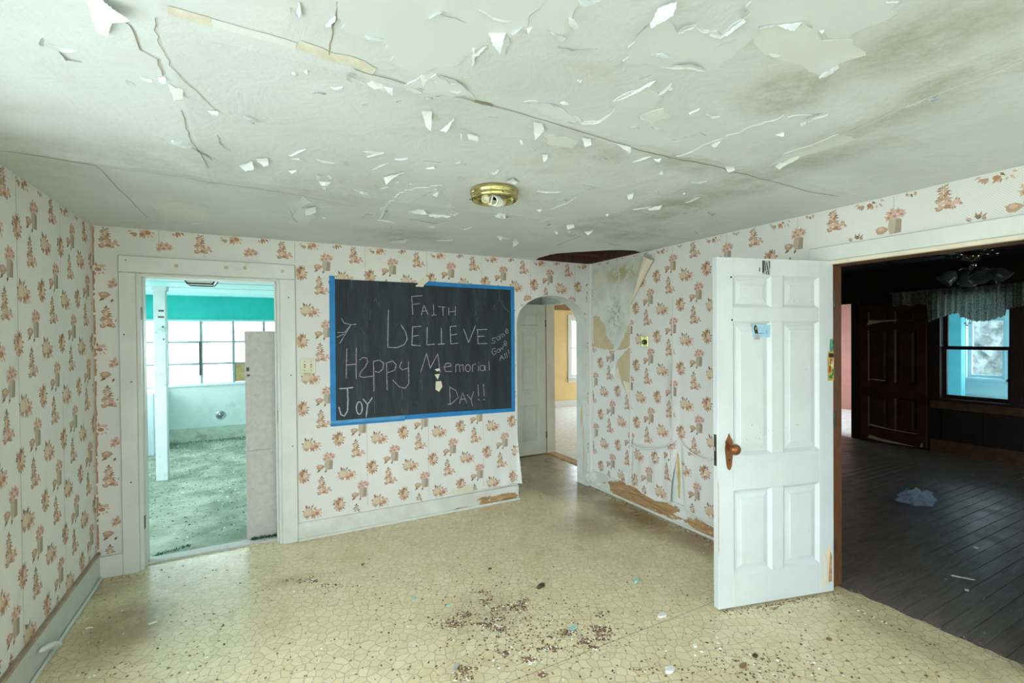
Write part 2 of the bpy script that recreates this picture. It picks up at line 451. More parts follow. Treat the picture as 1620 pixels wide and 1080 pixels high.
def m_planks():
    t = NT('grey_plank')
    vec = t.mapping(t.position(), scale=(1.2, 14, 1))
    col = t.mix(t.ramp(t.noise(3, 6, vec, 0.65), 0.3, 0.7), lin((104, 96, 89)), lin((134, 123, 112)))
    col = t.mix(t.math('MULTIPLY', t.ramp(t.noise(2.5, 6, t.mapping(t.position(), scale=(1, 6, 1)), 0.75), 0.55, 0.7), 0.6), col, lin((118, 108, 100)))
    M['grey_plank'] = t.done(col, t.ramp(t.noise(5, 4), .3, .7, .32, .5), t.noise(6, 5, vec), 0.2, 0.004)
m_planks()

def m_porchfloor():
    t = NT('mossy_carpet')
    col = t.mix(t.ramp(t.noise(2.2, 6, None, 0.7), 0.35, 0.7), lin((128, 146, 122)), lin((190, 198, 178)))
    col = t.mix(t.math('MULTIPLY', t.ramp(t.noise(22, 6, None, 0.8), 0.52, 0.74), 0.55), col, lin((110, 106, 84)))
    M['mossy_carpet'] = t.done(col, 0.95, t.noise(60, 5, None, 0.8), 0.8, 0.02)
m_porchfloor()

def m_baseboard(name, amount, extra=()):
    """white paint flaking off orange wood; the bare places follow ragged noise"""
    t = NT(name)
    wood = t.mix(t.ramp(t.noise(4, 6, t.mapping(t.position(), scale=(2, 2, 22)), .7), .3, .7), lin((142, 104, 68)), lin((202, 166, 118)))
    paint = t.mix(t.ramp(t.noise(6, 4), .3, .7), lin((208, 208, 198)), lin((226, 227, 220)))
    acc = None
    for c, r, a in extra:
        b = t.math('MULTIPLY', t.blob(c, r), a); acc = b if acc is None else t.math('MAXIMUM', acc, b)
    nz = t.noise(7, 7, t.mapping(t.position(), scale=(1, 1, 2.2)), .6)
    sm = t.math('ADD', nz, t.math('MULTIPLY', acc, 0.45)) if acc is not None else nz
    f = t.ramp(sm, 0.80 - amount, 0.825 - amount)
    col = t.mix(f, paint, wood)
    M[name] = t.done(col, 0.55, f, 0.5, -0.003)
m_baseboard('flaking_back', 0.03, [((1.95, YB, .03), (.42, 1, .10), .9), ((1.6, YB, .01), (.4, 1, .04), .7)])
m_baseboard('flaking_right', 0.07, [((XR, 3.35, .08), (1, .75, .16), 1.1), ((XR, 2.6, .06), (1, .3, .09), .9), ((XR, 2.1, .03), (1, .3, .05), .8)])
m_baseboard('flaking_left', 0.02, [])

def m_slate():
    t = NT('slate')
    col = t.mix(t.ramp(t.noise(3, 5, t.mapping(t.position(), scale=(3, 1, 0.6)), .65), .3, .75), lin((26, 33, 40)), lin((46, 55, 63)))
    col = t.mix(t.math('MULTIPLY', t.ramp(t.noise(9, 6, t.mapping(t.position(), scale=(4, 1, .5)), .75), .52, .75), .4), col, lin((96, 104, 108)))
    M['slate'] = t.done(col, 0.7, t.noise(80, 3), .1, .002)
m_slate()
def m_brown_door():
    t = NT('peeling_brown')
    col = t.mix(t.ramp(t.noise(6, 5), .3, .7), lin((70, 36, 28)), lin((88, 46, 36)))
    M['peeling_brown'] = t.done(col, .45, t.noise(30, 3), .1, .003)
m_brown_door()

def m_lace():
    t = NT('lace_cloth')
    f = t.ramp(t.noise(70, 4, None, .8), .42, .58)
    df = t.n('ShaderNodeBsdfDiffuse'); t.put(df.inputs[0], t.mix(f, lin((120, 120, 108)), lin((196, 196, 184))))
    tr = t.n('ShaderNodeBsdfTranslucent'); t.put(tr.inputs[0], t.mix(f, lin((130, 134, 122)), lin((200, 204, 190))))
    mx = t.n('ShaderNodeMixShader'); mx.inputs[0].default_value = .5
    t.t.links.new(df.outputs[0], mx.inputs[1]); t.t.links.new(tr.outputs[0], mx.inputs[2]); t.t.links.new(mx.outputs[0], t.out.inputs[0])
    M['lace_cloth'] = t.m
m_lace()
plain('strip_taupe', (172, 152, 130), 0.75, 0.25, 14, 0.2)
plain('rim_paint', (208, 213, 213), 0.65, 0.04, 8, 0.1)

# ================================================================== the room shell
toB = lambda u, v, w: (u, YB + w, v)
toR = lambda u, v, w: (XR + w, -u, v)          # u runs right in view = -Y
toL = lambda u, v, w: (XL - w, u, v)           # u = Y
AX0, AX1, ASP, ATOP = 2.20, 3.026, 1.69, 1.995
ARCH = [(AX1, -0.02)] + [((AX0 + AX1) / 2 + (AX1 - AX0) / 2 * math.cos(a), ASP + (ATOP - ASP) * math.sin(a) ** 0.9 if a not in (0,) else ASP) for a in [PI * k / 28 for k in range(0, 28)]] + [(AX0, ASP), (AX0, -0.02)]
LD = (-0.74, 0.12, 2.04)                       # left doorway x0, x1, top
RD = (0.80, 1.69, 2.03)                       # right doorway y0, y1, top
def hole(a, b, c, d): return [(a, c), (b, c), (b, d), (a, d)]
wall_back = slab_wall('wall_back', toB, rect(XL - .15, 3.52, -0.02, H + .25), [hole(LD[0], LD[1], -0.015, LD[2]), [(p[0], max(p[1], -0.015)) for p in ARCH]], TB, 'plaster', 'porch_green', 'papered plaster wall with chalkboard, doorway and rounded arch')
wall_right = slab_wall('wall_right', toR, rect(-YB, -YR, -0.02, H + .25), [hole(-RD[1], -RD[0], -0.015, RD[2])], TR, 'stained_plaster', 'dark_panelling', 'papered wall with peeled corner beside the open door')
wall_left = slab_wall('wall_left', toL, rect(YR, YB, -0.02, H + .1), [hole(a, b, WZ[0], WZ[1]) for a, b in LEFT_WIN], .15, 'plaster', 'siding', 'papered wall on the left with motif wallpaper')
wall_rear = slab_wall('wall_rear', lambda u, v, w: (u, YR - w, v), rect(XL - .15, XR + TR, -0.02, H + .1), [hole(a, b, WZ[0], WZ[1]) for a, b in REAR_WIN], .15, 'plaster', 'siding', 'plain wall behind the viewpoint with three windows')

def sash_window(name, to3, a, b, z0, z1, mat='white_paint', glass='pane_glass', depth=.15, casing=True, rail=True, label=None, nx=1):
    """double-hung window in an opening; to3(u, v, w)"""
    def bx(u0, u1, v0, v1, w0, w1):
        m = MB(); ps = [to3(u, v, w) for u in (u0, u1) for v in (v0, v1) for w in (w0, w1)]
        m.add(ps, [(0, 1, 3, 2), (4, 6, 7, 5), (0, 4, 5, 1), (2, 3, 7, 6), (0, 2, 6, 4), (1, 5, 7, 3)]); return m
    c = to3((a + b) / 2, z0, 0)
    t = thing(name, c, label, None, None, 'structure')
    if casing:
        for u0, u1, v0, v1 in ((a - .1, a, z0 - .02, z1 + .1), (b, b + .1, z0 - .02, z1 + .1), (a, b, z1, z1 + .1)):
            bx(u0, u1, v0, v1, -.022, 0).build('casing', mat, t)
        bx(a - .13, b + .13, z0 - .035, z0, -.06, .02).build('sill', mat, t)
        bx(a - .1, b + .1, z0 - .12, z0 - .035, -.02, 0).build('apron', mat, t)
    zm = (z0 + z1) / 2
    for (v0, v1, w) in ((z0, zm + .02, .05), (zm - .02, z1, .09)):
        for u0, u1, p0, p1 in ((a, a + .045, v0, v1), (b - .045, b, v0, v1), (a + .045, b - .045, v0, v0 + .045), (a + .045, b - .045, v1 - .04, v1)):
            bx(u0, u1, p0, p1, w, w + .032).build('sash_rail', mat, t)
        for k in range(nx):
            u0 = a + .045 + (b - a - .09) * k / nx; u1 = a + .045 + (b - a - .09) * (k + 1) / nx
            if k: bx(u0 - .01, u0 + .01, v0 + .045, v1 - .04, w, w + .03).build('muntin', mat, t)
            m = MB(); m.add([to3(u0, v0 + .045, w + .015), to3(u1, v0 + .045, w + .015), to3(u1, v1 - .04, w + .015), to3(u0, v1 - .04, w + .015)], [(0, 1, 2, 3)])
            m.build('pane', glass, t)
    return t
for i, (a, b) in enumerate(REAR_WIN):
    sash_window('window_%d' % (i + 1), lambda u, v, w: (u, YR - w, v), a, b, WZ[0], WZ[1], label='white sash window in the wall behind the viewpoint')
for i, (a, b) in enumerate(LEFT_WIN): sash_window('window_%d' % (11 + i), toL, a, b, WZ[0], WZ[1], label='white sash window in the papered wall beside the viewpoint', nx=2)

# floors
def flat(name, poly, z, mat, thick=.04, label=None):
    m = MB(); m.prism([(p[0], p[1], z) for p in poly], (0, 0, -thick)); return struct(m.build(name, mat), label)
edge = [(3.19, RD[0] - .2)] + [(3.19 + random.uniform(-.012, .014), RD[0] - .15 + k * .045) for k in range(22)] + [(3.19, RD[1])]
edge = [p for p in edge if p[1] <= RD[1]]
fl = [(XL - .01, YR - .01), (XR, YR - .01), (XR, RD[0] - .2)] + edge + [(XR, RD[1]), (XR, YB), (AX1, YB), (AX1, YB + TB), (3.41, YB + TB), (3.41, 5.62), (1.94, 5.62), (1.94, YB + TB), (AX0, YB + TB), (AX0, YB), (LD[1], YB), (LD[1], YB + .12), (LD[0], YB + .12), (LD[0], YB), (XL - .01, YB)]
fv, ft = cdt([fl]); m = MB()
m.add([(p.x, p.y, 0) for p in fv], [t for t in ft if inside((fv[t[0]] + fv[t[1]] + fv[t[2]]) / 3, fl)])
n = len(fl); m.add([(p[0], p[1], 0) for p in fl] + [(p[0], p[1], -.03) for p in fl], [(i, (i + 1) % n, (i + 1) % n + n, i + n) for i in range(n)])
m.add([(p.x, p.y, -.03) for p in fv], [tuple(reversed(t)) for t in ft if inside((fv[t[0]] + fv[t[1]] + fv[t[2]]) / 3, fl)])
floor = struct(m.build('floor', 'vinyl_floor'), 'cream vinyl floor printed with a crazed stone pattern')

# trim around the left doorway
def trim(name, x0, x1, y0, y1, z0, z1, mat='white_paint', parent=None, b=.004, label=None):
    o = MB().bbox(x0, x1, y0, y1, z0, z1, b).build(name, mat, parent)
    return struct(o, label) if parent is None else o
t1 = thing('trim_1', (-.3, YB, 0), 'white painted casing around the doorway to the porch', None, None, 'structure')
trim('casing', -.842, LD[0] - .012, YB - .024, YB + .001, 0, 2.04, parent=t1)
trim('casing', LD[1] + .008, .236, YB - .024, YB + .001, 0, 2.04, parent=t1)
trim('head_casing', -.842, .236, YB - .026, YB + .001, 2.041, 2.152, parent=t1)
trim('jamb', LD[0] - .012, LD[0] + .012, YB - .002, YB + TB + .005, 0, 2.04, parent=t1)
trim('jamb', LD[1] - .012, LD[1] + .010, YB - .002, YB + TB + .005, 0, 2.04, parent=t1)
trim('head_jamb', LD[0] + .012, LD[1] - .012, YB - .002, YB + TB + .005, 2.02, 2.04, parent=t1)
trim('door_stop', LD[0] + .012, LD[0] + .018, YB + .05, YB + .09, 0, 2.02, parent=t1)
trim('door_stop', LD[1] - .028, LD[1] - .012, YB + .05, YB + .09, 0, 2.02, parent=t1)
trim('threshold', LD[0] + .012, LD[1] - .012, YB + .09, YB + TB + .02, -.01, .012, 'raw_board', parent=t1)
for z in (.28, 1.72):
    trim('hinge_leaf', LD[0] + .0115, LD[0] + .0145, YB + .005, YB + .04, z, z + .09, 'dark_steel', parent=t1, b=.001)
trim('strike_plate', LD[1] - .0145, LD[1] - .0115, YB + .01, YB + .035, .93, 1.03, 'dark_steel', parent=t1, b=.001)
for x, zz in ((-.52, 2.10), (-.22, 2.105), (-.10, 2.11), (.15, 2.10)):
    MB().lathe([(.0, .002), (.012, .0015), (.013, 0)], (x, YB - .026, zz), 10, Matrix.Rotation(PI / 2, 3, 'X')).build('nail_hole', 'tan_backing', t1)
for x, zz in ((-.80, 2.12), (-.78, 1.30), (-.79, .62), (-.815, 1.62), (.2, 1.3), (.205, .75), (.19, 1.9)):
    MB().lathe([(.0, .002), (.004, .0015), (.005, 0)], (x, YB - .0245, zz), 8, Matrix.Rotation(PI / 2, 3, 'X')).build('nail_hole', 'slot_dark', t1)

# trim around the doorway to the dark room
t2 = thing('trim_2', (XR, 1.2, 0), 'white painted casing around the doorway to the dark room', None, None, 'structure')
trim('head_casing', XR - .024, XR + .001, RD[0] - .16, RD[1] + .085, 2.028, 2.118, parent=t2)
trim('head_lip', XR - .034, XR + .001, RD[0] - .16, RD[1] + .02, 2.004, 2.028, 'cream_paper', parent=t2)
trim('casing', XR - .024, XR + .001, RD[1] + .01, RD[1] + .08, 0, 2.028, parent=t2)
trim('casing', XR - .024, XR + .001, RD[0] - .125, RD[0] - .005, 0, 2.028, parent=t2)
trim('jamb', XR - .002, XR + TR + .01, RD[1] - .022, RD[1] + .008, 0, 2.03, 'jamb_wood', parent=t2)
trim('jamb', XR - .002, XR + TR + .01, RD[0] - .005, RD[0] + .018, 0, 2.03, 'jamb_wood', parent=t2)
trim('head_jamb', XR - .002, XR + TR + .01, RD[0] + .018, RD[1] - .022, 2.004, 2.03, 'brown_trim', parent=t2)
pk = lambda X, y0: MB().add([(X, y0, .0), (X, y0 - .02, .0), (X, y0 - .014, .12), (X, y0 - .003, .2)], [(0, 1, 2, 3)])

# baseboards
b1 = thing('baseboard_back', (1.2, YB, 0), 'white skirting board below the chalkboard, flaking to bare wood', None, None, 'structure')
trim('board', .236, AX0 - .002, YB - .02, YB + .001, .0, .14, 'flaking_back', b1)
trim('shoe_moulding', .236, AX0 + .01, YB - .038, YB - .02, .0, .022, 'white_paint', b1, .006)
trim('board', XL, -.842, YB - .02, YB + .001, 0, .145, 'white_paint', b1)
b2 = thing('baseboard_right', (XR, 2.9, 0), 'skirting board stripped to orange wood under the torn paper', None, None, 'structure')
trim('board', XR - .02, XR + .001, RD[1] + .08, YB, 0, .17, 'flaking_right', b2)
trim('shoe_moulding', XR - .036, XR - .02, RD[1] + .08, YB, 0, .022, 'white_paint', b2, .006)
trim('board', AX1, XR, YB - .018, YB + .001, 0, .14, 'flaking_right', b2)
b3 = thing('baseboard_left', (XL, 2.5, 0), 'pale green skirting board along the papered left wall', None, None, 'structure')
trim('board', XL - .001, XL + .02, YR, YB, 0, .165, 'grey_paint', b3)
trim('shoe_moulding', XL + .02, XL + .038, YR, YB - .02, 0, .02, 'grey_paint', b3, .006)
trim('cap_strip', XL - .001, XL + .026, YR, YB - .02, .166, .180, 'strip_taupe', b3, .004)
plain('corner_rust', (196, 150, 114), .8, .25, 40, .1)
# broken plaster lumps at the foot of the arch
def lump(c, r, seed, flat_=.6):
    bm = bmesh.new(); bmesh.ops.create_icosphere(bm, subdivisions=2, radius=1)
    vs = []
    for v in bm.verts:
        d = 1 + .45 * noise.noise(v.co * 1.7 + Vector((seed * 7.3, seed, 0)))
        vs.append(Vector(c) + Vector((v.co.x * r[0], v.co.y * r[1], v.co.z * r[2])) * d)
    fs = [[v.index for v in f.verts] for f in bm.faces]; bm.free()
    return MB().add(vs, fs)
lump((AX1 + .02, YB - .008, .085), (.05, .03, .055), 1).build('broken_plaster', 'white_paint', b2)
lump((XR - .02, YB - .06, .10), (.03, .05, .055), 2).build('broken_plaster', 'white_paint', b2)
lump((XR - .025, YB - .16, .045), (.02, .04, .022), 3).build('broken_plaster', 'white_paint', b2)
trim('corner_post', XR - .03, XR + .0, YB - .035, YB, .12, H - .0, 'wallpaper', parent=None, label='narrow papered corner strip beside the arch')
bpy.data.objects['corner_post'].name = 'trim_3'
# plaster edge bead of the arch reveal (stained)
m = MB()
pA = [(2.98, .35), (2.99, .62), (2.985, .85)]
for pts in ([(.035, .30), (.05, .26), (.062, .34), (.058, .45), (.07, .55), (.052, .64), (.04, .58), (.045, .47)], [(.06, .66), (.085, .60), (.10, .68), (.095, .80), (.075, .86), (.065, .78)], [(.05, .1), (.06, .12), (.058, .3), (.052, .28)]):
    m = MB(); m.prism([(AX1 - .0012, YB + a, b) for a, b in pts], (.0012, 0, 0)); m.build('ochre_streak', 'tan_backing', wall_back)
m = MB(); rq = random.Random(6); vs = []; fs = []
for k in range(120):
    z = .16 + k * (H - .17) / 119; w1 = .004 + .012 * abs(noise.noise(Vector((z * 14, 1, 0)))) + rq.uniform(0, .006)
    vs += [(XL + .004, YB - .0048, z), (XL + .004 + w1, YB - .0042, z)]
    if k and rq.random() > .12: q = 2 * k; fs.append((q - 2, q - 1, q + 1, q))
m.add(vs, fs).build('corner_stain', 'corner_rust', wall_back)
# ================================================================== ceiling
HOLE = [onZ(x, y, H).xy for x, y in ((846, 411), (862, 405), (880, 401), (905, 398.5), (935, 396.5), (960, 395), (985, 394.5), (1005, 396), (1026, 400.5))]
hp = [(HOLE[0].x, YB)] + [(min(p.x, XR - .02), min(p.y, YB - .02)) for p in HOLE[1:-1]] + [(XR, HOLE[-1].y), (XR, YB)]
hpd = []
for i in range(len(hp)):
    a = Vector(hp[i]); b = Vector(hp[(i + 1) % len(hp)]); onw = i >= len(hp) - 2
    k = max(1, int((b - a).length / .035))
    for q in range(k):
        p = a.lerp(b, q / k)
        if not onw and q: p += Vector((random.uniform(-.012, .012), random.uniform(-.012, .012)))
        hpd.append(p)
SX = [-0.22, 1.93]; SY = [0.18, 1.40, 2.63]
def zc(x, y):
    """sagging ceiling surface"""
    d = min((Vector((x, y)) - Vector(p)).length for p in hp[1:-2])
    z = H - .008 * noise.noise(Vector((x * 1.1, y * 1.1, .3))) - .006 * noise.noise(Vector((x * 3.1, y * 3.1, 1.3)))
    z -= .003 * math.exp(-(d / .15) ** 2)
    for s in SX: z -= .006 * math.exp(-((x - s) / .06) ** 2)
    for s in SY: z -= .006 * math.exp(-((y - s) / .06) ** 2)
    e = min(x - XL, XR - x, YB - y); 
    if e < .08: z = z + (H - z) * (1 - e / .08)
    return z
o_ = rect(XL, XR, YR, YB)
gp = [p for p in gridpts(XL + .05, XR - .05, YR + .1, YB - .05, .06)]
cv, ct = cdt([dens(o_, .1), hpd], [], gp)
groups = {}
for t in ct:
    c = (cv[t[0]] + cv[t[1]] + cv[t[2]]) / 3
    if not inside(c, o_) or inside(c, hpd): continue
    groups.setdefault((sum(c.x > s for s in SX), sum(c.y > s for s in SY)), []).append(t)
# one continuous parent slab above, panels hang below it
m = MB(); vs0, ts0 = cdt([rect(XL - .1, XR + .05, YR - .1, YB + .05), hpd])
keep = [t for t in ts0 if not inside((vs0[t[0]] + vs0[t[1]] + vs0[t[2]]) / 3, hpd)]
m.add([(p.x, p.y, H + .03) for p in vs0], [tuple(reversed(t)) for t in keep])
m.add([(p.x, p.y, H + .045) for p in vs0], keep)
k = len(hpd); m.add([(p.x, p.y, H + .0) for p in hpd] + [(p.x, p.y, H + .045) for p in hpd], [(i, (i + 1) % k, (i + 1) % k + k, i + k) for i in range(k)])
ceiling = struct(m.build('ceiling', 'joist_wood'), 'white painted ceiling boards with peeling paint, stains and a broken corner')
for key, tris in sorted(groups.items()):
    ids = sorted({i for t in tris for i in t}); mp = {i: k for k, i in enumerate(ids)}
    m = MB(); m.add([(cv[i].x, cv[i].y, zc(cv[i].x, cv[i].y)) for i in ids], [tuple(reversed([mp[i] for i in t])) for t in tris])
    m.build('ceiling_panel', 'ceiling_paint', ceiling, smooth=True)
# seams between the boards
def ribbon(pts, wd, zo, name, mat, parent):
    m = MB(); vs = []; fs = []
    for i, p in enumerate(pts):
        a = pts[max(i - 1, 0)]; b = pts[min(i + 1, len(pts) - 1)]
        d = Vector((b[0] - a[0], b[1] - a[1])); d = Vector((-d.y, d.x)).normalized()
        w_ = wd if not callable(wd) else wd(i / (len(pts) - 1))
        for s in (-1, 1):
            x, y = p[0] + d.x * s * w_ / 2, p[1] + d.y * s * w_ / 2
            vs.append((x, y, zc(x, y) - zo))
        if i: k = 2 * i; fs.append((k - 2, k - 1, k + 1, k))
    m.add(vs, fs); return m.build(name, mat, parent, smooth=True)
def wpts(a, b, st=.06, jag=.003):
    a = Vector(a); b = Vector(b); n = max(2, int((b - a).length / st)); d = (b - a).normalized(); d = Vector((-d.y, d.x))
    return [a.lerp(b, i / n) + d * (random.uniform(-1, 1) * jag) for i in range(n + 1)]
def cpx(*pts): return [onZ(x, y, H).xy for x, y in pts]
def pxline(pts, st=.04, jag=.004):
    q = cpx(*pts); out = []
    for a, b in zip(q, q[1:]):
        seg = wpts(a, b, st, jag); out += seg[:-1] if out or True else seg
    out.append(q[-1]); return out
ribbon(pxline([(1000, 232), (1080, 252), (1130, 262), (1190, 277)]), lambda t: .005 * (0.4 + abs(math.sin(t * 9))), .0025, 'seam_crack', 'seam_dark', ceiling)
ribbon(pxline([(560, 103), (640, 125), (740, 152), (780, 165), (860, 188), (940, 212), (1000, 232)]), .0035, .0025, 'seam_crack', 'seam_dark', ceiling)
ribbon(pxline([(1190, 277), (1280, 303), (1330, 310)]), .004, .0025, 'seam_crack', 'seam_dark', ceiling)
ribbon(pxline([(0, 235), (60, 243), (130, 255), (150, 258)]), lambda t: .003 + .006 * t, .0025, 'seam_crack', 'seam_dark', ceiling)
ribbon(pxline([(150, 258), (260, 275), (420, 300), (560, 325)]), .0035, .0022, 'seam_crack', 'seam_dark', ceiling)
ribbon(pxline([(150, 258), (180, 290), (215, 325), (235, 345)]), .003, .0022, 'seam_crack', 'seam_dark', ceiling)
ribbon(pxline([(534, 0), (533, 18), (528, 40), (521, 82)], .02, .003), .003, .0022, 'crack', 'seam_dark', ceiling)
ribbon(pxline([(243, 16), (246, 38), (254, 66), (270, 98), (296, 128), (322, 155), (343, 177)], .02, .004), .0022, .0022, 'crack', 'seam_dark', ceiling)
ribbon(pxline([(160, 0), (207, 33), (214, 52), (222, 76)], .03, .003), .0035, .0022, 'crack', 'seam_dark', ceiling)
ribbon(pxline([(222, 76), (248, 88), (258, 116)], .03, .003), .004, .0022, 'crack', 'seam_dark', ceiling)
ribbon(pxline([(288, 172), (300, 215), (318, 240), (330, 262)], .03, .005), .003, .0022, 'crack', 'seam_dark', ceiling)
ribbon(pxline([(265, 8), (300, 18), (335, 28)], .02, .004), .035, .002, 'seam_tape', 'seam_tape', ceiling)
ribbon(pxline([(335, 29), (400, 47), (468, 68)], .03, .002), .030, .002, 'seam_tape', 'bare_ceiling', ceiling)
ribbon(pxline([(470, 66), (520, 84), (560, 93), (592, 108)], .02, .004), .04, .0021, 'seam_tape', 'seam_tape', ceiling)
ribbon(pxline([(750, 155), (780, 164)], .02, .002), .014, .0024, 'seam_tape', 'seam_dark', ceiling)
for a, b in (((1430, 165), (1300, 222)), ((1300, 222), (1120, 290)), ((1120, 290), (960, 350)), ((1620, 92), (1430, 165)), ((1430, 5), (1190, 80)), ((1640, 190), (1560, 215)), ((1470, 262), (1500, 275))):
    ribbon(pxline([a, b], .05, .003), .004, .0022, 'crack', 'bare_ceiling', ceiling)

def patch(px, zo, mat, name='bare_patch', jag=.008, st=.022):
    q = dens(cpx(*px), st, jag); c = sum(q, Vector((0, 0))) / len(q)
    xs = [p.x for p in q]; ys = [p.y for p in q]
    g = [p for p in gridpts(min(xs), max(xs), min(ys), max(ys), .06) if inside(p, q)]
    vs, ts = cdt([q], [], g)
    ts = [t for t in ts if inside((vs[t[0]] + vs[t[1]] + vs[t[2]]) / 3, q)]
    m = MB(); m.add([(p.x, p.y, zc(p.x, p.y) - zo) for p in vs], [tuple(reversed(t)) for t in ts])
    n = len(q); m.add([(p.x, p.y, zc(p.x, p.y) - zo) for p in q] + [(p.x, p.y, zc(p.x, p.y) + .004) for p in q], [(i, (i + 1) % n, (i + 1) % n + n, i + n) for i in range(n)])
    return m.build(name, mat, ceiling)
plain('paint_sheet', (209, 215, 215), 0.6, 0.03, 3, 0.15)
# areas where an older coat shows
for px in ([(1240, 240), (1290, 222), (1325, 207), (1354, 218), (1310, 233), (1270, 245), (1215, 262)],
           [(1140, 228), (1180, 218), (1210, 222), (1175, 236), (1140, 235)],
           [(1192, 60), (1202, 42), (1228, 41), (1256, 48), (1272, 36), (1295, 55), (1300, 65), (1350, 63), (1370, 88), (1345, 95), (1297, 120), (1270, 105), (1235, 95), (1205, 80)],
           [(235, 320), (280, 320), (325, 328), (334, 344), (300, 352), (262, 346)],
           [(1010, 183), (1050, 170), (1060, 183), (1022, 198)],
           [(585, 130), (620, 135), (615, 145), (560, 122)],
           [(455, 355), (480, 310), (500, 325), (490, 355)], [(860, 210), (915, 222), (905, 236), (865, 228)]):
    patch(px, .0015, 'bare_ceiling')
# sheets of loose newer paint standing proud, with ragged rims
for px in ([(534, -60), (700, -80), (900, -60), (935, -20), (925, 0), (905, 25), (893, 60), (868, 42), (842, 50), (833, 42), (805, 55), (790, 87), (770, 64), (748, 80), (725, 97), (690, 100), (666, 112), (618, 92), (613, 66), (575, 58), (540, 42)],
           [(827, 160), (870, 163), (890, 170), (905, 182), (922, 190), (945, 190), (968, 178), (970, 160), (1028, 132), (1050, 152), (1010, 183), (1080, 230), (1000, 222), (900, 195)],
           [(1005, 57), (1028, 36), (1055, 33), (1072, 52), (1083, 43), (1102, 40), (1140, 56), (1175, 30), (1190, 0), (1200, -60), (1380, -60), (1420, 20), (1340, 60), (1295, 50), (1270, 36), (1228, 40), (1200, 40), (1188, 62), (1160, 90), (1118, 111), (1090, 103), (1045, 105), (985, 95)],
           [(640, 128), (690, 112), (740, 138), (752, 150), (700, 142)],
           [(1070, 245), (1120, 225), (1240, 180), (1290, 182), (1210, 218), (1130, 250)],
           [(700, 292), (640, 300), (600, 330), (650, 345), (720, 335)]):
    patch(px, .0035, 'paint_sheet', 'paint_sheet', .012, .02)

# curled flakes hanging from the ceiling
def flap(px, i, j, droop):
    """polygon in view; edge i-j stays on the ceiling, the rest hangs lower"""
    A = onZ(*px[i], H); B = onZ(*px[j], H); ax = (B - A).xy
    def dist(p): return abs(ax.x * (p.y - A.y) - ax.y * (p.x - A.x)) / max(ax.length, 1e-4)
    flatp = [onZ(x, y, H).xy for x, y in px]
    mx = max(dist(p) for p in flatp) or 1e-3
    q = []
    n = len(px)
    for k in range(n):
        (x0, y0), (x1, y1) = px[k], px[(k + 1) % n]
        s = max(1, int(math.hypot(x1 - x0, y1 - y0) / 3.5))
        for r in range(s):
            jx, jy = (random.uniform(-1, 1), random.uniform(-1, 1)) if r else (0, 0)
            q.append(Vector((x0 + (x1 - x0) * r / s + jx, y0 + (y1 - y0) * r / s + jy)))
    xs = [p.x for p in q]; ys = [p.y for p in q]
    g = [p for p in gridpts(min(xs), max(xs), min(ys), max(ys), max(3, (max(xs) - min(xs)) / 5)) if inside(p, q)]
    vs, ts = cdt([q], [], g); m = MB(); out = []
    for p in vs:
        d = min(1.0, dist(onZ(p.x, p.y, H).xy) / mx)
        z = H - .005 - droop * (0.35 * d + 0.65 * d * d)
        out.append(onZ(p.x, p.y, z))
    m.add(out, [tuple(reversed(t)) for t in ts if inside((vs[t[0]] + vs[t[1]] + vs[t[2]]) / 3, q)])
    return m.build('paint_flake', 'flake_paint', ceiling, smooth=True)
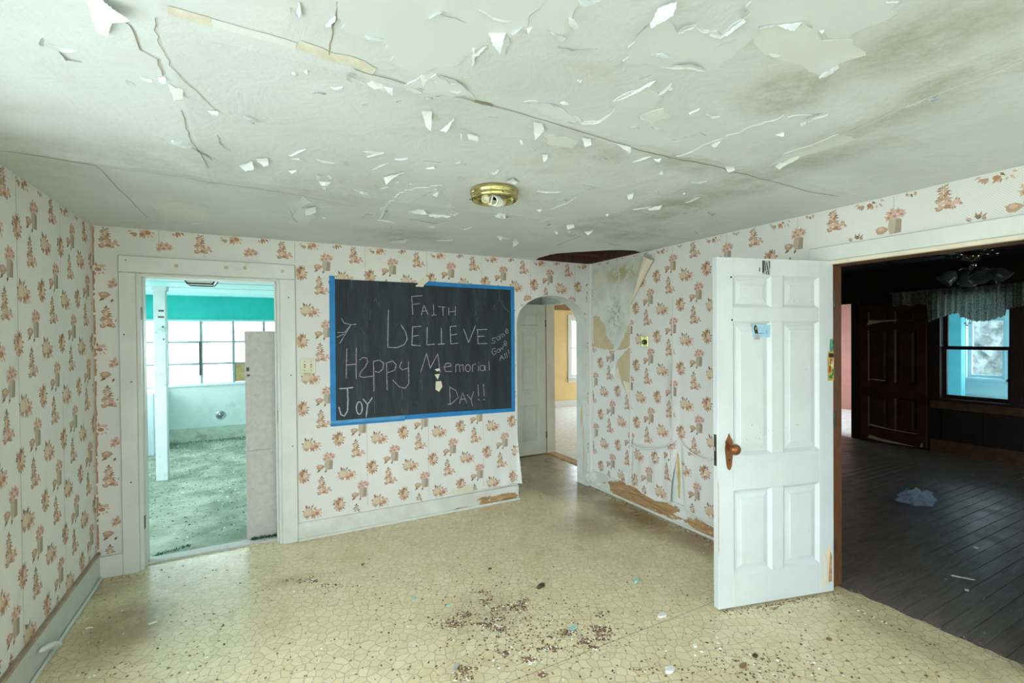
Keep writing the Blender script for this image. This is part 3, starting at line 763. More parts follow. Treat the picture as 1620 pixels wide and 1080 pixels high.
FLAPS = [([(160, 0), (207, 34), (177, 37), (170, 57), (155, 54), (133, 0)], 5, 4, .05), ([(250, 122), (262, 122), (262, 133), (252, 131)], 0, 1, .02),
 ([(265, 133), (290, 142), (290, 156), (276, 160)], 0, 1, .02), ([(328, 175), (345, 176), (344, 184), (332, 181)], 0, 1, .02),
 ([(384, 184), (395, 188), (407, 197), (398, 196)], 0, 2, .02), ([(270, 222), (300, 227), (303, 233), (275, 228)], 0, 1, .02),
 ([(377, 262), (400, 255), (401, 268), (388, 271)], 0, 1, .025), ([(404, 251), (424, 250), (424, 262), (417, 264)], 0, 1, .02),
 ([(546, 112), (553, 118), (557, 131), (548, 127)], 0, 1, .025), ([(573, 129), (592, 128), (622, 137), (621, 153), (610, 140), (592, 142)], 0, 2, .035),
 ([(577, 57), (590, 58), (613, 62), (600, 65), (580, 62)], 0, 2, .015), ([(662, 110), (684, 121), (676, 128), (670, 138)], 0, 1, .035),
 ([(687, 121), (692, 123), (690, 133), (686, 131)], 0, 1, .02), ([(667, 176), (683, 176), (682, 208), (674, 200)], 0, 1, .04),
 ([(695, 207), (719, 187), (706, 210)], 0, 1, .02), ([(739, 212), (756, 216), (757, 224), (741, 222)], 0, 1, .02), ([(728, 211), (731, 212), (731, 223), (729, 223)], 0, 1, .02),
 ([(771, 47), (786, 52), (802, 47), (796, 68), (791, 87), (780, 72)], 0, 2, .06), ([(808, 54), (828, 41), (824, 46), (812, 56)], 0, 1, .015),
 ([(831, 43), (846, 40), (838, 50), (836, 56)], 0, 1, .025), ([(915, 0), (952, 0), (940, 6), (925, 12), (918, 9)], 0, 1, .04),
 ([(899, 26), (908, 30), (917, 44), (910, 49), (900, 40)], 0, 1, .035), ([(870, 51), (897, 60), (890, 66)], 0, 1, .02),
 ([(1042, 12), (1072, 2), (1065, 26), (1052, 33), (1030, 45), (1028, 40)], 0, 1, .04), ([(843, 193), (858, 195), (861, 205), (854, 214), (846, 222)], 0, 1, .035),
 ([(820, 220), (826, 221), (828, 229), (823, 228)], 0, 1, .015), ([(858, 244), (867, 244), (866, 250), (860, 257)], 0, 1, .025), ([(841, 236), (850, 237), (845, 241)], 0, 1, .02),
 ([(920, 218), (935, 219), (935, 230), (926, 233)], 0, 1, .025), ([(972, 226), (999, 232), (997, 243), (986, 236)], 0, 1, .025), ([(1147, 264), (1160, 262), (1163, 269), (1152, 273)], 0, 1, .015),
 ([(1033, 252), (1047, 250), (1043, 257)], 0, 1, .02), ([(1124, 229), (1141, 221), (1139, 226), (1130, 234)], 0, 1, .02), ([(1089, 179), (1108, 170), (1106, 174), (1092, 182)], 0, 1, .012),
 ([(1228, 39), (1270, 35), (1256, 50), (1242, 46)], 0, 1, .03), ([(1200, 44), (1226, 39), (1228, 41), (1202, 47)], 0, 1, .012), ([(1294, 121), (1326, 102), (1328, 107), (1318, 116), (1297, 125)], 0, 1, .03),
 ([(1430, 168), (1476, 153), (1478, 156), (1434, 170)], 0, 1, .012), ([(1472, 158), (1490, 147), (1486, 155), (1475, 163)], 0, 1, .025), ([(1264, 197), (1285, 184), (1310, 178), (1287, 187), (1268, 199)], 0, 2, .012),
 ([(1218, 211), (1240, 206), (1240, 216), (1232, 215)], 0, 1, .018), ([(1296, 48), (1304, 47), (1300, 54)], 0, 1, .015), ([(1225, 262), (1266, 245), (1262, 252), (1232, 268)], 0, 1, .02),
 ([(1028, 130), (1038, 127), (1029, 136), (1000, 150), (998, 147)], 0, 4, .012), ([(1035, 85), (1052, 88), (1066, 91), (1050, 92), (1038, 90)], 0, 2, .02),
 ([(1048, 106), (1092, 101), (1118, 111), (1090, 106)], 0, 2, .012), ([(1072, 52), (1083, 42), (1104, 40), (1090, 45)], 0, 2, .012), ([(1145, 56), (1176, 30), (1180, 34), (1150, 58)], 0, 1, .012),
 ([(746, 62), (764, 64), (772, 67), (752, 74), (749, 95)], 0, 2, .02), ([(676, 28), (694, 18), (700, 20), (680, 30)], 0, 1, .015), ([(548, 255 + 0), (553, 262), (546, 262)], 0, 1, .02),
 ([(498, 274), (508, 280), (504, 288), (500, 285)], 0, 1, .02), ([(504, 287), (524, 288), (516, 294), (508, 293)], 0, 1, .02), ([(482, 330), (500, 327), (500, 336), (484, 341)], 0, 1, .02),
 ([(555, 297), (566, 301), (585, 307), (575, 308)], 0, 2, .015), ([(607, 280), (640, 272), (618, 285), (611, 293)], 0, 1, .035), ([(672, 267), (686, 263), (688, 268)], 0, 1, .02),
 ([(688, 305), (696, 302), (691, 312), (684, 309)], 0, 1, .025), ([(640, 333), (668, 330), (676, 339), (655, 338)], 0, 1, .025), ([(676, 338), (715, 341), (710, 344), (680, 343)], 0, 1, .018),
 ([(800, 287), (812, 282), (822, 288), (815, 292)], 0, 2, .02), ([(780, 340), (800, 338), (800, 345), (786, 344)], 0, 1, .02), ([(785, 372), (796, 374), (792, 381)], 0, 1, .03), ([(811, 378), (818, 378), (822, 385), (812, 391)], 0, 1, .035),
 ([(895, 352), (906, 350), (909, 360), (898, 363)], 0, 1, .03), ([(876, 363), (884, 364), (881, 372)], 0, 1, .025), ([(894, 365), (903, 364), (901, 369)], 0, 1, .02), ([(924, 366), (940, 364), (930, 372)], 0, 1, .025),
 ([(992, 308), (1004, 305), (1000, 315), (994, 316)], 0, 1, .025), ([(1020, 330), (1048, 324), (1044, 331), (1028, 333)], 0, 1, .02), ([(1038, 276), (1048, 270), (1050, 276)], 0, 1, .02), ([(957, 339), (964, 338), (961, 343)], 0, 1, .02),
 ([(300, 355), (330, 349), (322, 354)], 0, 1, .012), ([(612, 383), (648, 378), (640, 385)], 0, 1, .012), ([(456, 270), (470, 268), (463, 276)], 0, 1, .02)]
for f in FLAPS: flap(*f)
for k in range(24):
    x = random.uniform(470, 1120); y = random.uniform(255, 392 - 0.0)
    if y > 352 + (x - 140) * .07 - 8 or (730 < x < 840 and 280 < y < 335) or y > 398 - abs(x - 930) * .02 - 10: continue
    s = random.uniform(3, 7); a = random.uniform(-.5, .5)
    flap([(x - s, y - a * s), (x + s, y + a * s * .4), (x + s * random.uniform(-.2, 1), y + s * random.uniform(.5, 1.0)), (x - s * .3, y + s * .5)], 0, 1, random.uniform(.01, .03))

# lifted rims of paint: narrow ragged ribbons peeling along their lower edge
def lip(px, wd=.014, droop=.007):
    q = pxline(px, .012, .0022); vs = []; fs = []; m = MB()
    for i, p in enumerate(q):
        a = q[max(i - 1, 0)]; b = q[min(i + 1, len(q) - 1)]; d = Vector((b[0] - a[0], b[1] - a[1])); d = Vector((-d.y, d.x)).normalized()
        e = math.sin(PI * (i + .35) / (len(q) - .3)) ** .6; w_ = wd * e * random.uniform(.6, 1.2)
        z = zc(p[0], p[1])
        vs += [(p[0], p[1], z - .0008), (p[0] + d.x * w_ * .6, p[1] + d.y * w_ * .6, z - .002 - droop * e * .35), (p[0] + d.x * w_, p[1] + d.y * w_, z - .002 - droop * e)]
        if i: k = 3 * i; fs += [(k - 3, k, k + 1, k - 2), (k - 2, k + 1, k + 2, k - 1)]
    return m.add(vs, fs).build('paint_rim', 'rim_paint', ceiling)
LIPS = [[(827, 160), (870, 163), (890, 170)], [(905, 182), (922, 190), (945, 190), (968, 178)], [(970, 160), (990, 150), (1028, 132)], [(1005, 57), (1028, 36)], [(1072, 52), (1083, 43), (1102, 40)], [(1102, 42), (1140, 56), (1175, 30)],
 [(1175, 30), (1190, 5)], [(1030, 85), (1050, 80), (1066, 91)], [(1045, 105), (1092, 103), (1118, 111)], [(675, 28), (693, 18), (737, 32)], [(750, 5), (770, 14), (790, 25), (812, 28)], [(746, 100), (748, 80), (762, 70), (770, 68)],
 [(836, 42), (842, 20), (868, 0)], [(68, 62), (70, 75)], [(75, 72), (95, 78), (122, 80)], [(90, 83), (102, 96), (130, 100)], [(222, 123), (240, 125)], [(200, 128), (215, 135)], [(300, 228), (320, 240), (335, 250)], [(345, 212), (352, 225), (365, 238)],
 [(268, 222), (300, 230)], [(880, 70), (905, 77), (945, 75)], [(1030, 118), (1012, 125)], [(985, 95), (990, 112)], [(1062, 130), (1040, 150)], [(1265, 197), (1285, 183), (1310, 178)], [(1218, 83), (1235, 87)], [(1130, 75), (1150, 68), (1165, 62)],
 [(515, 38), (530, 22)], [(460, 8), (470, 18), (472, 0)], [(648, 345), (690, 352), (715, 345)], [(560, 297), (590, 308)], [(236, 322), (262, 334)], [(456, 330), (462, 345), (472, 352)], [(600, 345), (612, 318)], [(672, 312), (690, 298), (640, 322)], [(775, 342), (800, 340)],
 [(850, 300), (885, 302)], [(870, 330), (910, 312)], [(905, 310), (945, 292)], [(1000, 330), (1030, 326)], [(785, 375), (812, 378)], [(880, 388), (920, 372)], [(1110, 330), (1080, 338)], [(640, 128), (668, 140)], [(690, 112), (720, 122), (740, 138)], [(500, 250), (530, 256)]]
for k, q in enumerate(LIPS): lip(q, .0085 * (1 if k % 3 else -1), .006)
rl = random.Random(77)
for k in range(55):
    x = rl.uniform(430, 1150); y = rl.uniform(110, 385)
    if y > 345 + (x - 140) * .07 or (735 < x < 830 and 280 < y < 330) or (x > 850 and y > 388 - abs(x - 930) * .03): continue
    s_ = rl.uniform(6, 16) * (.5 + .5 * y / 380 if y < 200 else 1); a = rl.uniform(-.45, .25); b_ = rl.uniform(-4, 4)
    lip([(x - s_, y - a * s_), (x, y + b_), (x + s_, y + a * s_)], rl.uniform(.004, .010) * rl.choice((1, 1, -1)), rl.uniform(.003, .008))

# attic seen through the broken corner
att = thing('attic', (2.7, 3.7, H), 'dark roof timbers visible through the broken ceiling corner', None, None, 'structure')
MB().box(1.9, XR, YB - .014, YB + .001, H + .001, H + .25).build('rafter_end', 'joist_wood', att)
MB().box(XR - .014, XR + .001, 2.9, YB - .014, H + .001, H + .25).build('rafter_end', 'joist_wood', att)
for yy in (3.05, 3.46, 3.87):
    MB().bbox(1.6, XR + .3, yy - .02, yy + .02, H + .05, H + .19, .003).build('joist', 'joist_wood', att)
for xx in (2.25, 2.62, 2.99):
    MB().bbox(xx - .07, xx + .07, 2.7, YB + .25, H + .195, H + .215, .003).build('lath_board', 'joist_wood', att)
MB().bbox(1.5, XR + .4, 2.6, YB + .4, H + .42, H + .45).build('attic_enclosure', 'attic_dark', att)
for x0, x1, y0, y1 in ((1.45, 1.5, 2.6, YB + .4), (XR + .36, XR + .41, 2.6, YB + .4), (1.5, XR + .36, 2.55, 2.6), (1.5, XR + .36, YB + .36, YB + .41)):
    MB().box(x0, x1, y0, y1, H + .05, H + .45).build('attic_enclosure', 'attic_dark', att)  # box added around the attic to keep daylight out
MB().bbox(1.7, XR + .36, YB - .0, YB + .09, H + .0, H + .05).build('wall_plate', 'joist_wood', att)

# ================================================================== wallpaper: printed motifs
TAN, PEACH, RUST, GREY, PINK, DARK, CREAM, OCHRE, TAUPE = [lin(c) for c in ((184, 150, 122), (212, 176, 152), (178, 128, 94), (186, 174, 154), (214, 174, 162), (128, 100, 76), (214, 194, 166), (196, 162, 120), (160, 144, 122))]
rs = random.Random(11)
def blobp(cx, cy, rx, ry, n=10, jag=.12, rot=0):
    out = []
    for k in range(n):
        a = 2 * PI * k / n; r = 1 + rs.uniform(-jag, jag)
        x, y = rx * r * math.cos(a), ry * r * math.sin(a)
        out.append((cx + x * math.cos(rot) - y * math.sin(rot), cy + x * math.sin(rot) + y * math.cos(rot)))
    return out
def leafp(cx, cy, ln, wd, ang):
    c, s = math.cos(ang), math.sin(ang)
    return [(cx + a * c - b * s, cy + a * s + b * c) for a, b in ((0, 0), (ln * .35, wd), (ln, 0), (ln * .4, -wd))]
def flower(cx, cy, r, col, mid):
    L = [(leafp(cx, cy, r, r * .38, 2 * PI * k / 5 + rs.uniform(0, .4)), col, 1) for k in range(5)]
    return L + [(blobp(cx, cy, r * .3, r * .3, 6), mid, 2)]
def spikes(cx, cy, rx, ry, n, ln, cols, a0=0, a1=2 * PI):
    L = []
    for k in range(n):
        a = a0 + (a1 - a0) * (k + rs.uniform(-.3, .3)) / n
        x, y = cx + rx * .84 * math.cos(a), cy + ry * .84 * math.sin(a)
        L.append((leafp(x, y, ln * rs.uniform(.6, 1.1), ln * .2, a + rs.uniform(-.5, .5)), rs.choice(cols), 0))
    return L
def motif_pear():          # a melon and fruit with leaves, wider than tall
    L = spikes(-.012, 0, .036, .030, 15, .03, (TAN, DARK, TAUPE, PEACH)) + spikes(.03, -.012, .028, .022, 10, .028, (RUST, PEACH, TAN))
    L += [(blobp(-.02, .002, .035, .031, 12, .08), lin((206, 180, 150)), 1), (blobp(-.026, .004, .024, .024, 10, .1), lin((216, 196, 166)), 2),
          (blobp(.026, -.012, .027, .020, 10, .12), PEACH, 1), (blobp(.034, -.014, .015, .011, 8, .15), RUST, 2), (blobp(.008, -.026, .016, .010, 8, .2), RUST, 2),
          (blobp(.052, .006, .013, .010, 8, .2), PINK, 1), (leafp(-.03, .03, .03, .008, 1.9), DARK, 2), (leafp(.0, .03, .028, .007, 1.2), TAUPE, 2), (blobp(-.03, -.027, .014, .009, 8), TAN, 2)]
    return L
def motif_bouquet():
    L = spikes(0, .0, .03, .042, 20, .027, (TAN, DARK, PEACH, TAUPE, RUST))
    L += [(blobp(0, .0, .032, .042, 12, .15), PEACH, 1), (blobp(-.010, .018, .017, .015, 8, .15), RUST, 2), (blobp(.014, .004, .014, .016, 8, .15), CREAM, 2),
          (blobp(-.012, -.010, .013, .012, 8, .15), OCHRE, 2), (blobp(.006, -.030, .014, .010, 8, .2), RUST, 2), (blobp(.004, .036, .010, .010, 7), DARK, 2), (blobp(.021, .028, .008, .008, 6), TAN, 2), (blobp(-.006, .004, .006, .010, 6), DARK, 3)]
    return L
def motif_pitcher():
    L = [([(-.004, -.046), (.034, -.044), (.036, .012), (.028, .020), (-.006, .018), (-.010, -.012)], GREY, 1), ([(.012, -.045), (.034, -.044), (.036, .012), (.018, .016)], TAUPE, 2),
         (blobp(-.032, -.022, .022, .017, 9, .15), TAN, 1), (blobp(-.034, -.018, .012, .009, 7, .2), PEACH, 2), (leafp(-.02, -.03, .04, .01, 2.7), TAN, 0), (leafp(-.03, -.036, .03, .007, 3.9), DARK, 0), (leafp(.0, -.044, .022, .006, 4.4), DARK, 0)]
    for cx, cy in ((.000, .046), (.024, .050), (.012, .030), (.036, .034), (-.008, .026)): L += flower(cx, cy, .017, PINK if cx > 0 else PEACH, RUST)
    L += spikes(.014, .036, .02, .018, 9, .022, (TAN, RUST, PINK), 0, PI)
    return [([(x * 1.25, y * 1.12) for x, y in q], c, l) for q, c, l in L]
def motif_pine():          # tall stacked fruit pyramid with a foot of fruit to the right
    L = []
    for k in range(6):
        z = -.035 + k * .018; wd = .026 * (1 - k / 7)
        L += spikes(-.010, z, wd, .006, 6, .020, (TAN, DARK, TAUPE, RUST))
        L += [(blobp(-.010 - wd * .5, z, wd * .55, .009, 7, .2), (PEACH, CREAM, TAN)[k % 3], 1), (blobp(-.010 + wd * .5, z, wd * .55, .009, 7, .2), (RUST, PEACH, OCHRE)[k % 3], 2)]
    L += spikes(.024, -.026, .024, .014, 10, .020, (RUST, PINK, TAN))
    L += [(blobp(.014, -.030, .018, .012, 8, .2), PINK, 1), (blobp(.034, -.022, .014, .010, 8, .2), PEACH, 2), (blobp(-.028, -.044, .014, .009, 7, .2), TAN, 1), (leafp(-.010, .062, .024, .006, 1.6), DARK, 1)]
    return L
PV, PH = .532, .53
LAY = [(motif_pear, 0, 0), (motif_bouquet, .387, .05), (motif_pitcher, .21, -.29), (motif_pine, .665, -.15)]
LAY = [(f(), u, v) for f, u, v in LAY]

def paper_wall(wall, surf, region, seams, u0, v0, exclude=(), extra_grid=(), bottom=None, lines=(), dark=None):
    """cut the papered region of a wall into strips at the seams; surf(u, v, lift) gives the 3D point.
    region: outline; exclude: polygons with no paper; (u0, v0): where one melon motif sits"""
    us = [p[0] for p in region]; vs_ = [p[1] for p in region]
    ua, ub, va, vb = min(us), max(us), min(vs_), max(vs_)
    sl = [[(s, va - .01), (s, vb + .01)] for s in seams]
    g = [p for p in gridpts(ua, ub, va, vb, .09)] + list(extra_grid)
    V, T = cdt([region] + list(exclude), sl, g)
    strips = {}
    for t in T:
        c = (V[t[0]] + V[t[1]] + V[t[2]]) / 3
        if not inside(c, region) or any(inside(c, e) for e in exclude): continue
        strips.setdefault(sum(c.x > s for s in seams), []).append(t)
    # motif polygons, by strip
    polys = {}
    i0, i1 = int((ua - u0) / PH) - 2, int((ub - u0) / PH) + 2; j0, j1 = int((va - v0) / PV) - 2, int((vb - v0) / PV) + 2
    for i in range(i0, i1):
        for j in range(j0, j1):
            for (L, fu, fv) in LAY:
                for h in (0, .5):
                    cu = u0 + (i + fu + h) * PH; cv_ = v0 + (j + fv - h) * PV
                    if not (ua - .1 < cu < ub + .1 and va - .1 < cv_ < vb + .1): continue
                    for poly, col, lay in L:
                        P = [(cu + x * 1.12, cv_ + y * 1.12) for x, y in poly]
                        if all(inside(p, region) for p in P) and not any(inside(p, e) for p in P for e in exclude):
                            k = sum(P[0][0] > s for s in seams)
                            polys.setdefault(k, []).append((P, col, lay))
    for k, tris in sorted(strips.items()):
        ids = sorted({i for t in tris for i in t}); mp = {i: q for q, i in enumerate(ids)}
        m = MB(); m.uv = []; m.col = []
        m.add([surf(V[i].x, V[i].y, 0) for i in ids], [tuple(mp[i] for i in t) for t in tris])
        m.uv += [(V[i].x, V[i].y) for i in ids]; m.col += [(1, 1, 1, 1)] * len(ids)
        m.cur = 1
        for P, col, lay in polys.get(k, []):
            m.add([surf(x, y, .0007 + lay * .0003) for x, y in P], [tuple(range(len(P)))])
            m.uv += [(x, y) for x, y in P]; m.col += [col] * len(P)
        m.build('wallpaper_strip', ['wallpaper', 'wallpaper_print'], wall, smooth=True)
    for s_ in seams:
        m = MB(); v = va
        while v < vb:
            ok = all(inside((s_ + du, vv), region) and not any(inside((s_ + du, vv), e) for e in exclude) for du in (-.004, .004) for vv in (v, v + .04))
            if ok:
                m.add([surf(s_ - .0009, v, .0006), surf(s_ + .0012, v, .0006), surf(s_ + .0012, v + .04, .0006), surf(s_ - .0009, v + .04, .0006)], [(0, 1, 2, 3)])
            v += .04
        if m.f: m.build('paper_seam', 'strip_taupe', wall)

# seam lines: the paper is 0.53 m wide
# ---- left wall (u = y)
sL = lambda u, v, l: (XL + .0016 + l + .0012 * noise.noise(Vector((u * 3, v * 1.2, 4))), u, v)
p = onX(71, 388, XL)
paper_wall(wall_left, sL, [(LEFT_WIN[-1][1] + .12, .17), (3.98, .175), (4.05, .18), (4.05, H - .005), (LEFT_WIN[-1][1] + .12, H - .005)], [1.9, 2.43, 2.96, 3.49, 4.02], p.y, p.z)
# ---- back wall (u = x)
def bulge_b(u, v):
    """paper come away from the wall at its lower right corner"""
    o = 0
    if 1.75 < u < AX0 + .03 and v < .62:
        a = max(0, (u - 1.75) / .45); b = max(0, (.62 - v) / .48)
        o = .055 * (a ** 2) * (b ** 1.6) * (1 + .35 * math.sin(u * 40))
    return o
sB = lambda u, v, l: (u, YB - .0016 - l - bulge_b(u, v) - .0012 * noise.noise(Vector((u * 3, v * 1.2, 9))), v)
p = onY(492, 704, YB)
bot = [(AX0 + .012, .165), (2.13, .175), (2.05, .158), (1.95, .168), (1.85, .158), (1.72, .150), (1.6, .146), (1.4, .141), (.9, .139), (.242, .14)]
arch_side = [(AX0 - .004, ASP)] + [(q[0] - .004 if q[0] < 2.6 else q[0] + .004, q[1] + .004) for q in ARCH[1:-1]][::-1] + [(AX1 + .004, ASP - .02), (AX1 + .004, .15)]
arch_side = [(AX0 - .004, .62)] + arch_side
regB = [(.242, 2.156), (.242, .14)] + [(a, b) for a, b in bot[::-1][1:]] + arch_side + [(XR - .031, .15), (XR - .031, H - .004), (XL + .002, H - .004), (XL + .002, .15), (-.848, .15), (-.848, 2.156)]
paper_wall(wall_back, sB, regB, [XL + .36, XL + .62, .24, .77, 1.30, 1.83, 2.36, 2.89], p.x, p.z, extra_grid=[q for q in gridpts(1.72, AX0, .16, .62, .03)])
# ---- right wall (u = -y)
def fold(u):
    """height of the sagging fold line on the right wall"""
    return None
uR = lambda x, y: (-onX(x, y, XR).y, onX(x, y, XR).z)
F1 = [uR(*q) for q in ((1000, 700), (1010, 704), (1025, 707), (1042, 707), (1058, 704), (1071, 697))]
F2 = [uR(*q) for q in ((1078, 694), (1090, 706), (1102, 716), (1115, 723), (1125, 725), (1136, 722), (1170, 715))]
def interp(L, u):
    if u <= L[0][0] or u >= L[-1][0]: return None
    for a, b in zip(L, L[1:]):
        if a[0] <= u <= b[0]: return a[1] + (b[1] - a[1]) * (u - a[0]) / (b[0] - a[0])
def bulge_r(u, v):
    o = 0
    for L in (F1, F2):
        f = interp(L, u)
        if f is not None and v < f:
            d = f - v; e = min(1, (u - L[0][0]) / .05, (L[-1][0] - u) / .03)
            o = .034 * e * (1 - math.exp(-d / .012)) * (1 + .25 * math.sin(u * 38) * min(1, d / .1)) * max(.25, 1 - .9 * d)
    if v < .5: o += .006 * (1 + math.sin(u * 23)) * (.5 - v) * 2
    if u < -3.2 and v < .5: o += .02 * max(0, (.5 - v) / .35) ** 2 * max(0, math.sin((u + 3.6) * 7))
    return o
sR = lambda u, v, l: (XR - .0016 - l - bulge_r(u, v) - .0012 * noise.noise(Vector((u * 3, v * 1.2, 14))), -u, v)
PEEL1 = dens([uR(*q) for q in ((938, 424), (1033, 401), (1022, 431), (1009, 453), (997, 484), (996.7, 546), (990, 552), (979, 554), (960, 553), (939, 549))], .03, .004)
PEEL1 = [(max(-YB + .03, q[0]), min(q[1], H + .02)) for q in PEEL1]
PEEL2 = dens([uR(*q) for q in ((996.7, 549), (988, 558), (977, 570), (975, 580), (980, 595), (985, 608), (991, 620), (996.4, 634))], .03, .004)
WEDGE = dens([uR(*q) for q in ((1074, 697), (1071, 720), (1067, 760), (1065, 796), (1086, 803), (1081, 760), (1078, 725))], .03, .002)
botR = [uR(*q) for q in ((936, 742), (950, 748), (965, 757), (972, 756), (983, 764), (990, 766), (1000, 767), (1010, 770), (1022, 779), (1040, 791), (1060, 794), (1090, 806), (1110, 817), (1136, 828), (1180, 850), (1200, 862))]
botR = [(q[0], max(q[1], .09)) for q in botR]
ym = -(RD[1] + .085)
regR = [(-YB + .032, .16)] + [q for q in botR if -YB + .04 < q[0] < ym - .02] + [(ym, .13), (ym, 2.122), (-RD[0] + .16, 2.122), (-RD[0] + .16, H - .004), (-YB + .032, H - .004)]
p = onX(1085, 435, XR)
s0 = uR(997, 540)[0]
paper_wall(wall_right, sR, regR, [s0, s0 + .53, s0 + 1.06, s0 + 1.59, s0 + 2.12], -p.y, p.z, exclude=[PEEL1, PEEL2, WEDGE],
           extra_grid=gridpts(F1[0][0] - .02, F2[-1][0], .15, .75, .022) + [(q[0], q[1] - .004) for q in F1 + F2] + gridpts(-3.9, -3.2, .15, .5, .05))
for L_ in (F1, F2):
    MB().tube([(XR - .004 - .034 * min(1, (a - L_[0][0]) / .05 + .1, (L_[-1][0] - a) / .03 + .1), -a, b - .004) for a, b in [(L_[0][0] + (L_[-1][0] - L_[0][0]) * k / 24, 0) for k in range(25)] for b in [interp(L_, a) or L_[0 if a < -3 else -1][1]]], .0055, 8).build('paper_fold', 'wallpaper', wall_right, smooth=True)
def wall_patch(px, lift, mat, name, jag=.003, st=.02):
    q = dens([uR(*z) for z in px], st, jag)
    V, T = cdt([q]); m = MB()
    m.add([(XR - lift, -a.x, a.y) for a in V], [t for t in T if inside((V[t[0]] + V[t[1]] + V[t[2]]) / 3, q)])
    return m.build(name, mat, wall_right)
wall_patch([(939, 500), (948, 500), (954, 511), (958, 520), (961, 533), (966, 541), (971, 545), (969, 553), (955, 552), (939, 548)], .0012, 'tan_backing', 'torn_backing', .012)
wall_patch([(996, 512), (991, 524), (985, 537), (981, 546), (977, 553), (985, 554), (996.5, 547)], .0012, 'tan_backing', 'torn_backing', .010)
wall_patch([(996.6, 548), (988, 557), (976, 570), (974, 580), (979, 596), (984, 610), (990, 621), (996.4, 635)], .0010, 'tan_backing', 'torn_backing', .003)
wall_patch([(1074, 697), (1070, 720), (1066, 760), (1064, 797), (1087, 804), (1082, 760), (1079, 725)], .0012, 'white_paper', 'torn_backing', .001)
wall_patch([(1071, 715), (1072, 745), (1073, 785), (1076, 790), (1077, 750), (1074, 718)], .0022, 'ochre_stain', 'ochre_streak', .004)
wall_patch([(941, 433), (949, 430), (953, 437), (947, 452), (941, 455)], .003, 'cream_paper', 'paper_scrap', .004)
wall_patch([(1010, 418), (1022, 413), (1031, 411), (1020, 421), (1012, 422)], .003, 'cream_paper', 'paper_scrap', .003)
# curled flap of paper along the upper tear
def curl(ax_px, bx_px, r0, r1, turn, name, side=1, a_start=-.3):
    A = onX(*ax_px, XR); B = onX(*bx_px, XR); ax = (B - A).normalized(); nrm = Vector((-1, 0, 0)); s_ = ax.cross(nrm) * side
    m = MB(); vs = []; fs = []; nt, na = 10, 12
    for i in range(nt + 1):
        t = i / nt; c = A.lerp(B, t); r = r0 + (r1 - r0) * t
        for k in range(na + 1):
            a = a_start + turn * k / na; rr = r * (1 - .25 * k / na)
            vs.append(c + nrm * (.003 + rr * (1 - math.cos(a))) + s_ * (rr * math.sin(a)) + ax * random.uniform(-.002, .002))
    for i in range(nt):
        for k in range(na): q = i * (na + 1) + k; fs.append((q, q + 1, q + na + 2, q + na + 1))
    m.add(vs, fs); return m.build(name, 'cream_paper', wall_right, smooth=True)
curl((997, 484), (1033, 407), .004, .06, 5.4, 'torn_flap', 1)
def tri_flap(px, tipout, name, mat, parent=None):
    A, B, Cc = [onX(*q, XR) for q in px[:3]]; n_ = 8; vs = []; fs = []
    Cc = onX(*px[2], XR - tipout)
    A = A + Vector((-.004, 0, 0)); B = B + Vector((-.004, 0, 0))
    for i in range(n_ + 1):
        t = i / n_
        for k in range(n_ + 1):
            s = k / n_; e = A.lerp(B, s); q = e.lerp(Cc, t); q.x = (A.x + (Cc.x - A.x) * t ** 1.8); vs.append(q)
    for i in range(n_):
        for k in range(n_): q = i * (n_ + 1) + k; fs.append((q, q + 1, q + n_ + 2, q + n_ + 1))
    return MB().add(vs, fs).build(name, mat, wall_right, smooth=True)
tri_flap([(974, 572), (974, 597), (964, 589)], .05, 'torn_flap', 'white_paper')
tri_flap([(976, 572), (985, 608), (976, 596)], .03, 'torn_flap', 'cream_paper')
tri_flap([(996, 605), (997, 640), (985, 602)], .03, 'torn_flap', 'cream_paper')
tri_flap([(984, 735), (998, 735), (990, 768)], .04, 'torn_flap', 'white_paper')
# curled lower corner of the back-wall paper (its tan back shows beside the arch)
m = MB(); vs = []; fs = []
for i in range(13):
    z = .165 + (.62 - .165) * i / 12; o = bulge_b(AX0 - .004, z)
    for k in range(6):
        s = k / 5
        vs.append((AX0 - .002 + .012 * math.sin(s * 3) * o / .05, YB - .002 - o * (1 - s) , z))
    if i:
        for k in range(5): q = (i - 1) * 6 + k; fs.append((q, q + 1, q + 7, q + 6))
m.add(vs, fs).build('torn_flap', 'tan_backing', wall_back, smooth=True)
m = MB(); m.add([(1.46, YB - .004, .165), (1.72, YB - .008, .232), (1.72, YB - .014, .155), (1.6, YB - .01, .148)], [(0, 1, 2, 3)]).build('torn_flap', 'cream_paper', wall_back)
# water crack in the paper of the left corner

# ================================================================== neighbouring rooms
def quadslab(name, mat, x0, x1, y0, y1, z0, z1, label=None):
    return struct(MB().box(x0, x1, y0, y1, z0, z1).build(name, mat), label)
